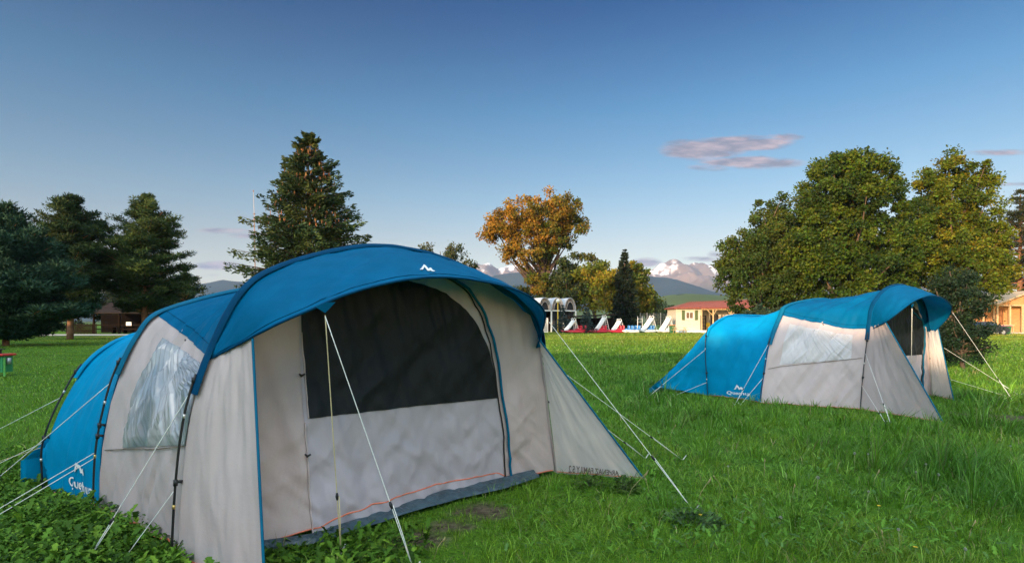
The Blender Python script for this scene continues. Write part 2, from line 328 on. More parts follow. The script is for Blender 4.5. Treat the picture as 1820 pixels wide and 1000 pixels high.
def broad(label, pos, env, nblob, per, leaf, pal, tr, seed, name='broadleaf_tree', cat='tree', group=None, flat=.8, aspect=.7, blob=1.0, colf=None, m=None, bk=None, limbs=26, up=0.0, fork=.25, low=.15):
    g = np.random.default_rng(seed); pos = np.array(pos, float)
    root = empty(name, tuple(pos), label, cat, group)
    env = np.array(env, float); vol = env[:, 3]*env[:, 4]*env[:, 5]; k = g.choice(len(env), nblob, p=vol/vol.sum())
    d = g.normal(0, 1, (nblob, 3)); d /= np.linalg.norm(d, axis=1)[:, None]; rr = (g.random(nblob)**.45)[:, None]
    B = env[k, :3]+d*rr*env[k, 3:6]*.93
    B[:, 2] = np.maximum(B[:, 2], .3)
    rad = blob*(.55+.75*g.random(nblob))
    C = np.repeat(B, per, 0); nn = len(C); q = g.normal(0, 1, (nn, 3)); q /= np.linalg.norm(q, axis=1)[:, None]
    C = C+q*np.where(g.random(nn) < .22, .4+.95*g.random(nn), g.random(nn)**.5)[:, None]*np.repeat(rad, per)[:, None]*np.array([1, 1, flat])
    ax_ = q.copy(); ax_[:, 2] += up
    V_, F_ = leaves(C, leaf, aspect, ax_, seed+1, .7)
    bc = pick(pal, nblob, g) if colf is None else colf(B, g)
    c = np.repeat(bc, per, 0)*(.72+.56*g.random(nn))[:, None]; c = c*(1+.12*g.normal(0, 1, (nn, 3)))
    c = np.clip(np.repeat(c, 4, 0), .003, 1)
    keep = np.repeat(C[:, 2] > .05, 4)
    if not keep.all():
        kk = C[:, 2] > .05; V_ = V_[keep]; c = c[keep]; F_ = np.arange(kk.sum()*4).reshape(-1, 4)
    mb = MB(); top = env[:, 2].max()+env[np.argmax(env[:, 2]), 5]*.3
    zs = np.linspace(0, top, 9); wob = np.cumsum(g.normal(0, .012*top, (9, 2)), 0); wob -= wob[0]
    tp = np.stack([wob[:, 0], wob[:, 1], zs], 1); tp[0, 2] = -.2; rt = tr*(1-.85*zs/top)*(1+.5*np.exp(-zs*2)); mb.tube(tp, rt, 9)
    for i in g.choice(nblob, min(limbs, nblob), replace=False):
        e = B[i]; z0 = np.clip(e[2]*g.uniform(.35, .75), low*top, top*.85); j = np.interp(z0, zs, tp[:, 0]), np.interp(z0, zs, tp[:, 1])
        s0 = np.array([j[0], j[1], z0]); md = (s0+e)/2+np.array([0, 0, -.06*np.linalg.norm(e-s0)])+g.normal(0, .04*np.linalg.norm(e-s0), 3)
        r0 = np.interp(z0, zs, rt)*.55; mb.tube(spline([s0, md, e], 7), np.linspace(r0, .02, 7), 5)
    mesh('trunk', np.array(mb.v), mb.f, bk or bark, root, True, world=False)
    mesh('crown', V_, F_, m or fol, root, False, c, world=False)
    return root
def spruce(label, pos, H, Rb, seed, nlev=34, nbr=11, per=110, leaf=.26, pal=((.045, .075, .03, 1),), prof=1.0, tilt=.15, name='spruce_tree', cat='tree', group=None, z0=.4, cones=0, bush=1.0):
    g = np.random.default_rng(seed); root = empty(name, tuple(pos), label, cat, group); Cs = []; As = []; Cc = []; mb = MB()
    tr = H*.018; mb.tube([(0, 0, -.2), (0, 0, H*.5), (0, 0, H*.98)], [tr, tr*.6, .02], 8)
    for li in range(nlev):
        f = (li+g.uniform(0, .7))/nlev; z = z0+(H-z0)*f; L_ = Rb*(1-f)**prof+.12
        n = max(4, int(nbr*(1-.45*f)))
        for b in range(n):
            a = g.uniform(0, 2*math.pi); l = L_*(g.uniform(.55, 1.0) if g.random() < .7 else g.uniform(.95, 1.28)); d = np.array([math.cos(a), math.sin(a)])
            dz = -tilt*(1-f)+.35*f+g.uniform(-.05, .05)
            q = np.sqrt(g.random(per)*.92+.06); m = max(6, int(per*(.25+.75*(1-f)))); q = q[:m]
            wl = g.uniform(-1, 1, m)*(.30*l*(1.08-q)+.12)*bush
            zc = z+dz*l*q+.10*l*q*q-np.abs(wl)*.25-g.random(m)**1.5*.55*bush*(1.2-f)
            x = d[0]*l*q-d[1]*wl; y = d[1]*l*q+d[0]*wl
            Cs.append(np.stack([x, y, zc], 1)); sg = np.sign(wl)[:, None]
            ax_ = np.stack([d[0]+0*q, d[1]+0*q, -.1+.25*q], 1)+sg*.5*np.array([-d[1], d[0], 0]); As.append(ax_)
            Cc.append(np.repeat(pick(pal, 1, g)*g.uniform(.8, 1.2), m, 0))
            mb.tube([(0, 0, z), (d[0]*l*.5, d[1]*l*.5, z+dz*l*.5+.02*l), (d[0]*l*.95, d[1]*l*.95, z+dz*l*.95+.09*l)], [tr*.3*(1-f)+.01, tr*.2*(1-f)+.008, .006], 4, False)
    C = np.concatenate(Cs); A = np.concatenate(As); c = np.concatenate(Cc); k = C[:, 2] > .05; C = C[k]; A = A[k]; c = c[k]
    V_, F_ = leaves(C, leaf, .34, A, seed+1, .42)
    c = np.repeat(np.clip(c*(.7+.6*g.random(len(C)))[:, None], .003, 1), 4, 0)
    mesh('trunk', np.array(mb.v), mb.f, bark, root, True, world=False)
    mesh('crown', V_, F_, ned, root, False, c, world=False)
    if cones:
        n = cones; f = .52+.45*g.random(n)**1.1; z = z0+(H-z0)*f; a = g.uniform(0, 2*math.pi, n); rr = (Rb*(1-f)**prof)*g.uniform(.6, 1.0, n)+.1
        C = np.stack([np.cos(a)*rr, np.sin(a)*rr, z-.3], 1); A = np.tile([0, 0, 1.], (n, 1)); V1, F1 = leaves(C, .27, .32, A, seed+5, .12); V2, F2 = leaves(C, .27, .32, A, seed+9, .12)
        cc = np.repeat(pick(((.22, .10, .045, 1), (.16, .08, .04, 1), (.28, .14, .06, .6)), 2*n, g), 4, 0)
        tag(mesh('cones', np.vstack([V1, V2]), np.vstack([F1, F2+len(V1)]), ned, root, False, cc, world=False), 'reddish brown cones hanging among the upper branches', kind='stuff')
    return root
def at(px, d): return ((px-CX)/F*d, d, 0.0)
PG = [(.024, .050, .022, 1), (.016, .036, .020, 1), (.042, .062, .022, .6)]
def pine(label, px, d, top, hw, seed, pal=PG, low=1.6, group='pines left of the lawn', nlev=17, nbr=9, peak=.28, name='pine_tree', dens=1.0):
    """pine: whorls of long limbs, each carrying rounded tufts of needles"""
    H = CH+(HY-top)/F*d; w_ = hw/F*d; g = np.random.default_rng(seed); root = empty(name, at(px, d), label, 'pine tree', group); mb = MB()
    lean = g.uniform(-.02, .02, 2)*H; tr = H*.021; tx = lambda z: (lean[0]*(z/H)**2+.06*math.sin(z*.9+seed), lean[1]*(z/H)**2)
    zs = np.linspace(-.2, H*.97, 12); mb.tube([(*tx(z), z) for z in zs], tr*(1-.9*np.clip(zs, 0, H)/H)+.01, 9); Cs = []; As = []; Cc = []
    for li in range(nlev):
        f = (li+g.uniform(0, .8))/nlev; z = low+(H-low)*f; t = (f-peak)/(1-peak) if f > peak else (peak-f)/peak*.75
        L_ = w_*max(.06, (1-t**1.2)**.85)*(1 if f > .1 else .9)+.15
        for b in range(max(3, int(nbr*(1-.5*f)))):
            if g.random() < .10: continue
            a = g.uniform(0, 2*math.pi); l = L_*g.uniform(.55, 1.12); up_ = g.uniform(-.12, .10)+.45*f; dd = np.array([math.cos(a), math.sin(a), 0]); o = np.array([*tx(z), z])
            pt = lambda q: o+dd*l*q+np.array([0, 0, l*(up_*q+.16*q*q)]); mb.tube([pt(q) for q in (0, .35, .7, .98)], [tr*.35*(1-f)+.015, tr*.25*(1-f)+.012, .014, .008], 5, False)
            nt_ = max(3, int(l*3.2*dens+2)); bc = pick(pal, 1, g)[0]*g.uniform(.75, 1.25)
            for k in range(nt_):
                q = g.uniform(.30 if l > 1 else .05, 1.03); side = g.uniform(-1, 1)*.36*l*(1.1-q*.75); c_ = pt(q)+np.array([-dd[1], dd[0], 0])*side+np.array([0, 0, g.uniform(-.12, .22)]); r_ = g.uniform(.24, .62)*(.75+.25*min(1, l/2)); m = int(34*(r_/.35)**1.4)
                v = g.normal(0, 1, (m, 3)); v /= np.linalg.norm(v, axis=1)[:, None]; v[:, 2] = v[:, 2]*.7+.12; Cs.append(c_+v*(g.random(m)**.5)[:, None]*r_*np.array([1.15, 1.15, .72])); v[:, 2] += .35; As.append(v); Cc.append(np.tile(bc*g.uniform(.85, 1.15), (m, 1)))
    C = np.concatenate(Cs); V_, F_ = leaves(C, .26, .24, np.concatenate(As), seed+1, .35); c = np.repeat(np.clip(np.concatenate(Cc)*(.7+.6*g.random(len(C)))[:, None], .003, 1), 4, 0)
    mesh('trunk', np.array(mb.v), mb.f, pbark, root, True, world=False); mesh('crown', V_, F_, ned, root, False, c, world=False); return root
def scene_trees():
    pine('nearest dark blue-green pine at the left edge, boughs hanging over the lawn', 12, 33, 372, 112, 11, [(.018, .048, .030, 1), (.028, .062, .038, 1)], low=.45, nlev=30, nbr=15, peak=.14, dens=1.7)
    pine('dark pine with a thick bare orange lit trunk on the left lawn', 125, 46, 350, 72, 12, [(.020, .042, .016, 1), (.036, .056, .018, .6)], low=1.7, nlev=26, nbr=14, peak=.40, dens=1.6)
    pine('open round pine with see-through branches left of the big tent', 256, 50, 348, 90, 13, [(.034, .062, .020, 1), (.05, .078, .022, .8)], low=2.1, nlev=24, nbr=12, peak=.28, dens=1.4)
    pine('low pine just behind the roof edge of the big tent', 328, 62, 478, 44, 14, low=.8, nlev=14, nbr=9, peak=.2)
    pine('pine beyond the fenced shelter at the left edge', -60, 50, 365, 70, 15, low=1.0)
    # the orange-lit trunk in front
    spruce('big spruce full of brown cones behind the near blue tent', at(548, 42), CH+(HY-233)/F*42, 6.6, 21, 50, 16, 200, .30, ((.040, .066, .022, 1), (.062, .084, .026, .6), (.026, .050, .022, .8)), .84, .20, cones=360, bush=1.15)
    spruce('narrow dark spruce standing in front of the yellowing trees', at(1110, 80), CH+(HY-443)/F*80, 2.1, 22, 38, 12, 90, .38, ((.016, .028, .016, 1), (.022, .035, .018, .6)), .75, .35, z0=1.6)
    spruce('small blue spruce beside the lamp post', at(1000, 72), 3.6, 1.15, 23, 16, 8, 40, .24, ((.045, .075, .075, 1),), 1.0, .2)
    spruce('small blue spruce in front of the low brown shed', at(1043, 71.5), 3.3, 1.1, 24, 15, 8, 40, .24, ((.04, .07, .068, 1),), 1.0, .2)
    def oakcol(B, g):
        n = len(B); t = np.clip(.42-.06*B[:, 0]+.05*(B[:, 2]-13)+g.normal(0, .34, n), 0, 1)[:, None]
        c = np.array([.070, .092, .014])*(1-t)+np.array([.26, .145, .016])*t; return c*g.uniform(.75, 1.2, (n, 1))
    s = 85/F
    broad('tall autumn oak turning orange, behind the arched pavilion', at(966, 85), [(-3.5, 0, 16.3, 5.3, 4.5, 3.6), (1.0, 0, 18.0, 4.2, 4, 3.4), (-1.2, 0, 11.5, 3.6, 4, 3.0), (4.2, 0, 15.8, 2.9, 3, 2.2), (-6.6, 0, 14.6, 3.4, 3, 1.7), (3.4, 0, 19.0, 2.0, 2.5, 2), (.2, 0, 7.6, 3.4, 3.2, 3.0), (-4.4, 0, 11.8, 2.4, 3, 1.6), (1, 0, 14, 4, 3.5, 3)], 300, 150, .30, None, .75, 31, 'oak_tree', 'oak tree', None, .8, .75, .95, oakcol, limbs=46, bk=mat('oak_bark', (.075, .055, .045), .9, .35, 3, .8, 9, spec=.1))
    YG = [(.15, .16, .018, 1), (.22, .19, .02, .9), (.10, .13, .02, 1)]
    DG = [(.05, .07, .02, 1), (.075, .085, .02, .7), (.035, .055, .02, 1)]
    broad('dark green tree filling in right of the oak trunk', at(1012, 84), [(0, 0, 7.2, 3.6, 3.5, 4.6), (1.6, 0, 9.5, 2.4, 2.5, 2.4), (-2.2, 0, 4.6, 2.6, 2.6, 3.0)], 90, 170, .34, DG, .3, 32, group='trees behind the pedal boats', limbs=14)
    broad('yellow-green tree left of the narrow spruce', at(1062, 82), [(0, 0, 6.5, 3.5, 3, 4.4), (-.8, 0, 9.0, 2.3, 2.5, 2.0), (1.9, 0, 4.6, 2.3, 2.5, 3)], 90, 170, .34, YG, .3, 33, group='trees behind the pedal boats', limbs=14)
    broad('yellowing tree right behind the narrow spruce', at(1118, 84), [(0, 0, 6.6, 3.0, 3, 4.4), (.9, 0, 9.3, 1.8, 2.2, 1.8), (1.8, 0, 4.4, 2.2, 2, 2.8)], 80, 160, .34, YG, .3, 34, group='trees behind the pedal boats', limbs=14)
    broad('thin pale young tree left of the cream mobile home', at(1152, 86), [(0, 0, 4.2, 1.9, 2, 2.8)], 36, 90, .30, YG, .14, 35, group='trees behind the pedal boats', blob=.7, limbs=10)
    broad('low dark green bush left of the cream mobile home', at(1180, 84), [(0, 0, 2.3, 2.3, 2, 2.2)], 40, 150, .28, [(.03, .055, .025, 1)], .14, 36, name='bush', cat='bush', limbs=8, blob=.7)
    broad('small tree half hidden behind the oak and the near tent', at(925, 88), [(0, 0, 4.4, 2.4, 2.4, 3.2)], 46, 150, .32, DG, .2, 37, group='trees behind the pedal boats', limbs=10)
    broad('drooping birch top showing above the near blue tent roof', at(782, 60), [(-1.6, 0, 8.4, 1.4, 1.5, 1.1), (1.4, 0, 8.5, 1.3, 1.4, 1.3), (2.6, 0, 7.0, 1.6, 1.5, .9), (0, 0, 6.2, 3, 2, 1.8)], 70, 110, .26, [(.06, .075, .03, 1), (.08, .085, .03, .6)], .22, 38, 'birch_tree', 'birch tree', None, 1.3, .5, .6, limbs=22)
    RG = [(.044, .078, .008, 1), (.068, .100, .008, .9), (.028, .054, .008, .8)]
    RG2 = [(.085, .114, .008, 1), (.055, .086, .008, .9), (.13, .138, .010, .6)]
    m = 58/F
    broad('lower left ash tree of the big group behind the second tent', at(1345, 60), [(0, 0, 6.6, 4.6, 4, 5.2), (2.0, 0, 11.6, 3.2, 3, 3.2), (-1.2, 0, 8.6, 3.0, 3, 3.2), (2.8, 0, 5.0, 3.2, 3, 4), (3.8, 0, 9.5, 2.6, 3, 3.8)], 380, 165, .26, [(.038, .066, .012, 1), (.058, .082, .012, .8)], .4, 41, 'ash_tree', 'ash tree', 'broad trees behind the second tent', blob=.8, limbs=30)
    broad('tallest rounded ash tree in the middle behind the second tent', at(1515, 58), [(0, 0, 7.6, 7.2, 5, 6.8), (-.2, 0, 14.4, 5.5, 4.8, 4.4), (-.1, 0, 16.8, 4.2, 4.0, 2.4), (-4.6, 0, 9.5, 3.4, 4, 4.4), (4.9, 0, 9.8, 3.4, 4, 4.6)], 760, 165, .26, RG, .5, 42, 'ash_tree', 'ash tree', 'broad trees behind the second tent', blob=.8, limbs=50)
    broad('yellowish ash tree with a forked top right of the tallest one', at(1694, 60), [(0, 0, 7.6, 6.2, 5, 6.8), (.0, 0, 13.6, 4.7, 4, 4.2), (-.8, 0, 17.2, 2.7, 2.6, 2.2), (2.0, 0, 16.4, 2.4, 2.6, 2.3), (3.6, 0, 9.6, 2.8, 3, 3.4), (-4.4, 0, 9.0, 2.9, 3, 5.6)], 560, 150, .26, RG2, .5, 43, 'ash_tree', 'ash tree', 'broad trees behind the second tent', blob=.8, limbs=46)
    DK = [(.016, .030, .014, 1), (.024, .040, .018, .7)]
    broad('dark leafy tree behind the sheltered picnic tables, left one', at(95, 84), [(0, 0, 4.2, 6.0, 4, 4.4), (-3, 0, 6, 3.5, 3, 3)], 130, 150, .34, DK, .3, 51, group='dark trees behind the shelter', limbs=10)
    broad('dark leafy tree behind the sheltered picnic tables, middle one', at(215, 86), [(0, 0, 4.0, 6.0, 4, 4.2), (2, 0, 5.5, 3.5, 3, 3)], 130, 150, .34, DK, .3, 52, group='dark trees behind the shelter', limbs=10)
    broad('dark leafy tree behind the sheltered picnic tables, right one', at(330, 88), [(0, 0, 3.6, 5.5, 4, 3.8), (-2, 0, 4.8, 3, 3, 2.6)], 110, 150, .34, DK, .3, 53, group='dark trees behind the shelter', limbs=10)
    pine('brownish pine at the right edge behind the wooden cabins', 1812, 76, 338, 68, 16, [(.045, .05, .018, 1), (.030, .040, .016, 1)], low=2.0, group=None, nlev=24, nbr=12, dens=.9)
    broad('dark shrub between the cream mobile home and the second tent', at(1352, 50), [(0, 0, 1.5, 2.4, 2, 1.9), (1.6, 0, 1.4, 1.6, 1.8, 1.5)], 60, 160, .22, [(.03, .055, .03, 1), (.045, .07, .035, .7)], .12, 44, name='bush', cat='bush', limbs=8, blob=.5)
    broad('tall dark bush right behind the second tent door', at(1712, 17.0), [(0, 0, .95, .85, .9, .95), (-.15, 0, 1.9, .75, .8, .75), (-.3, 0, 2.55, .6, .6, .5), (-.7, 0, 1.2, .6, .6, 1.0)], 150, 130, .075, [(.016, .034, .018, 1), (.026, .046, .022, .7)], .05, 45, name='bush', cat='bush', limbs=40, blob=.24, aspect=.6)
scene_trees()
# unseen tree belt added behind the camera to keep evening sun off the tents
def shade_row():
    g = np.random.default_rng(99); h = np.array([sd.x, sd.y]); h /= np.linalg.norm(h); pr = np.array([h[1], -h[0]])
    if pr[1] < 0: pr = -pr
    Cs = []
    for i, t in enumerate(np.arange(-34, 74, 5.2)):
        c = h*(25+g.uniform(-1, 1))+pr*(t+g.uniform(-.6, .6)); H = 7.4+g.uniform(-.9, 1.1); n = 6500
        if c[1] > 0 and c[0] > -c[1]*.98-4: continue
        q = g.normal(0, 1, (n, 3)); q /= np.linalg.norm(q, axis=1)[:, None]; q *= (g.random(n)**.35)[:, None]
        Cs.append(np.array([c[0], c[1], H*.5])+q*np.array([4.2, 4.2, H*.5]))
    C = np.concatenate(Cs); V_, F_ = leaves(C, .75, .8, np.tile([0, 0, .1], (len(C), 1)), 5, 1.0)
    c = np.tile([.05, .07, .02], (len(V_), 1)).astype(float)
    tag(mesh('added_shade_trees', V_, F_, fol, None, False, c), 'unseen dense belt of trees behind the camera, added to cast the evening shade', 'shade_caster', kind='stuff')
shade_row()

# ------------------------------------------------------------------ tents
class Tent:
    def __init__(s, root_name, label, Lf, Rf, group):
        s.O = Lf[:2]; v = Rf[:2]-Lf[:2]; s.W = np.linalg.norm(v); s.d = v/s.W; s.n = np.array([s.d[1], -s.d[0]])
        c = s.O+s.d*s.W/2
        s.root = empty(root_name, (c[0], c[1], 0), label, 'tent', group); s.seed = 0
    def loc(s, q):  # (s, o, z) -> world
        q = np.asarray(q, float); xy = s.O+q[..., 0:1]*s.d+q[..., 1:2]*s.n; return np.concatenate([xy, q[..., 2:3]], -1)
    def pix(s, px, py, o=0.0):
        a = (px-CX)/F; b = (HY-py)/F; y = (o+s.O@s.n)/(a*s.n[0]+s.n[1]); p = np.array([a*y, y]); return np.array([(p-s.O)@s.d, o, CH+b*y])
    def curve(s, keys, n=61): return spline(np.array(keys), n)
def proj(Pw): return np.stack([CX+F*Pw[..., 0]/Pw[..., 1], HY-F*(Pw[..., 2]-CH)/Pw[..., 1]], -1)
def normals(Pg):
    du = np.gradient(Pg, axis=0); dv = np.gradient(Pg, axis=1); n = np.cross(du, dv); return n/(np.linalg.norm(n, axis=2)[..., None]+1e-9)
def cut(C, t0, t1, n):
    q = np.linspace(t0, t1, n)*(len(C)-1); i = np.arange(len(C)); return np.stack([np.interp(q, i, C[:, k]) for k in range(3)], 1)
def samp(C, t):
    q = np.clip(t, 0, 1)*(len(C)-1); i = np.arange(len(C)); return np.stack([np.interp(q, i, C[:, k]) for k in range(3)], -1)
def tnear(C, z, left=True):
    h = len(C)//2; r = range(0, h) if left else range(len(C)-1, h, -1)
    best = min(r, key=lambda i: abs(C[i, 2]-z)); return best/(len(C)-1)
class Loft:
    """surface between two curves (local coords); u 0..1 from A to B, t along. returns world"""
    def __init__(s, T, A, B, sag, wr, seed, tmap=None, wsc=(7, 16), center=None, dir_='t'):
        s.T = T; s.A = A; s.B = B; s.sag = sag; s.wr = wr; s.seed = seed; s.tm = tmap or (lambda u, t: (t, t)); s.wsc = wsc
        mid = (samp(A, np.array([.5]))+samp(B, np.array([.5])))[0]/2 if center is None else center
        s.c = np.array(mid, float); s.c[2] = .6
    def __call__(s, u, t, off=0.0):
        u = np.asarray(u, float); t = np.asarray(t, float); ta, tb = s.tm(u, t)
        a = samp(s.A, ta); b = samp(s.B, tb); p = a*(1-u[..., None])+b*u[..., None]
        out = p-s.c; out[..., 1] *= .15; out /= np.linalg.norm(out, axis=-1)[..., None]+1e-9
        bell = 4*u*(1-u)
        x = t*s.wsc[1]; y = u*s.wsc[0]
        w_ = np.abs(fbm(x+u*6, y*.55, 3, s.seed)-.44)*-1.6+.25*(fbm(x*2.2-u*9, y*.6+8, 3, s.seed+4)-.44)+(fbm(x*.35, y*.3, 2, s.seed+2)-.4)*.8
        k = off - s.sag*bell*(.35+.9*np.sin(math.pi*np.clip(t, 0, 1))**2) + s.wr*w_*np.clip(bell*1.6+.12, 0, 1)
        p = p+out*np.asarray(k)[..., None]; p[..., 2] = np.maximum(p[..., 2], .0)
        return s.T.loc(p)
    def patch(s, name, mat_, parent, u0=0, u1=1, t0=0, t1=1, n=(30, 90), off=0.0):
        u, t = np.meshgrid(np.linspace(0, 1, n[0]), np.linspace(0, 1, n[1]), indexing='ij')
        f = lambda v, q: v(q) if callable(v) else v
        uu = f(u0, t)+(f(u1, t)-f(u0, t))*u; tt = f(t0, uu)+(f(t1, uu)-f(t0, uu))*t
        Pg = s(uu, tt, off); return mesh(name, Pg.reshape(-1, 3), gridF(*n), mat_, parent)
    def inv(s, px, py, tr=(0, .5)):
        u, t = np.meshgrid(np.linspace(0, 1, 80), np.linspace(*tr, 160), indexing='ij'); q = proj(s(u, t)); e = (q[..., 0]-px)**2+(q[..., 1]-py)**2
        i = np.unravel_index(np.argmin(e), e.shape); u0, t0 = u[i], t[i]
        us = np.linspace(-1, 1, 25)/80; ts = np.linspace(-1, 1, 25)*(tr[1]-tr[0])/160
        u, t = np.meshgrid(np.clip(u0+us, 0, 1), t0+ts, indexing='ij'); q = proj(s(u, t)); e = (q[..., 0]-px)**2+(q[..., 1]-py)**2; i = np.unravel_index(np.argmin(e), e.shape)
        return np.array([u[i], t[i]])
    def quad(s, name, mat_, parent, Lc, Rc, off=.006, n=(40, 40), tr=(0, .5), extra=None):
        """patch between a left and a right photo-pixel polyline, mapped into (u,t)"""
        Lq = resamp(np.array([s.inv(*p, tr=tr) for p in Lc]), n[0]); Rq = resamp(np.array([s.inv(*p, tr=tr) for p in Rc]), n[0])
        k = np.linspace(0, 1, n[1])[None, :, None]; Q = Lq[:, None]*(1-k)+Rq[:, None]*k
        o_ = off if extra is None else off+extra(np.linspace(0, 1, n[0])[:, None]*np.ones((1, n[1])), np.linspace(0, 1, n[1])[None]*np.ones((n[0], 1)))
        Pg = s(Q[..., 0], Q[..., 1], o_); return mesh(name, Pg.reshape(-1, 3), gridF(*n), mat_, parent)
def text_mesh(s_, flip=False):
    cu = bpy.data.curves.new('txt', 'FONT'); cu.body = s_; cu.size = 1; cu.resolution_u = 3; cu.offset = .018
    ob = bpy.data.objects.new('txt', cu); sc.collection.objects.link(ob); dg = bpy.context.evaluated_depsgraph_get(); me = bpy.data.meshes.new_from_object(ob.evaluated_get(dg))
    V_ = np.array([v.co[:] for v in me.vertices]); F_ = [tuple(p.vertices) for p in me.polygons]; bpy.data.objects.remove(ob); bpy.data.curves.remove(cu); bpy.data.meshes.remove(me)
    V_[:, :2] -= V_[:, :2].min(0); V_[:, :2] /= V_[:, :2].max(0); 
    if flip: V_[:, 0] = 1-V_[:, 0]
    return V_[:, :2], F_
LOGO = ([(0, .0), (.10, .22), (.27, 1.0), (.42, .80), (.50, .62), (.56, .42), (.66, .70), (.76, .60), (.84, .30), (.90, .22), (1.0, .20), (.86, .02), (.76, .02), (.68, .26), (.60, .05), (.48, .05), (.38, .42), (.30, .60), (.22, .12), (.12, .0)],)
def densify(Q2, F_):
    bm = bmesh.new(); vs = [bm.verts.new((q[0], q[1], 0)) for q in Q2]
    for f in F_:
        try: bm.faces.new([vs[i] for i in f])
        except ValueError: pass
    bmesh.ops.triangulate(bm, faces=bm.faces[:])
    for _ in range(2):
        e = [e for e in bm.edges if e.calc_length() > .06]
        if e: bmesh.ops.subdivide_edges(bm, edges=e, cuts=2); bmesh.ops.triangulate(bm, faces=bm.faces[:])
    bm.verts.index_update(); V_ = np.array([v.co[:2] for v in bm.verts]); F2 = [tuple(v.index for v in f.verts) for f in bm.faces]; bm.free(); return V_, F2
def mapprint(name, Q2, F_, corners, surf, mat_, parent, off=.009, tr=(0, .5)):
    Q2, F_ = densify(np.asarray(Q2), F_)
    """corners: photo pixels BL, BR, TL, TR; Q2 in unit square"""
    c = np.array([surf.inv(*p, tr=tr) for p in corners]); x = Q2[:, :1]; y = Q2[:, 1:]
    q = c[0]*(1-x)*(1-y)+c[1]*x*(1-y)+c[2]*(1-x)*y+c[3]*x*y
    return mesh(name, surf(q[:, 0], q[:, 1], off), F_, mat_, parent, False)
def arch(T, keys, o, n=121):
    """keys: entries (px,py) photo pixels in the plane o, or ('l', s, z) local"""
    K = [T.pix(k[0], k[1], o) if k[0] != 'l' else np.array([k[1], o, k[2]]) for k in keys]; K[0][2] = 0; K[-1][2] = 0
    return spline(K, n)
def mirror_tail(T, keys, o, mid, zsc=1.0):
    K = [T.pix(k[0], k[1], o) if k[0] != 'l' else np.array([k[1], o, k[2]]) for k in keys]
    return [('l', 2*mid-k[0], k[2]) for k in K[::-1]]
def rope(T, a, b, name='guy_line', m=None, r=.0028, peg=True, sag=0.0):
    k = np.linspace(0, 1, 9)[:, None]; pts = a*(1-k)+b*k; pts[:, 2] -= sag*4*(k*(1-k))[:, 0]
    mb = MB().tube(pts, r, 6); Lr = np.linalg.norm(b-a)
    if peg and Lr > .8:
        q = pts[6:].copy(); q[:, 0] += np.array([.012, .008, 0]); mb.tube(q, r*.9, 6)
    o = mb.build(name, m or t_rope, T.root, True)
    if peg and Lr > .8:
        u_ = (b-a)/Lr; MB().tube([pts[6]-u_*.022, pts[6], pts[6]+u_*.022], [.006, .010, .006], 6).build('line_slider', t_black, o, True)
    if peg:
        d = (a-b); d[2] = 0; d /= np.linalg.norm(d)+1e-9
        MB().tube([b-d*.04+np.array([0, 0, .05]), b+np.array([0, 0, .01]), b+d*.05-np.array([0, 0, .12])], .005, 6).build('peg', t_metal, T.root, True)
    return o

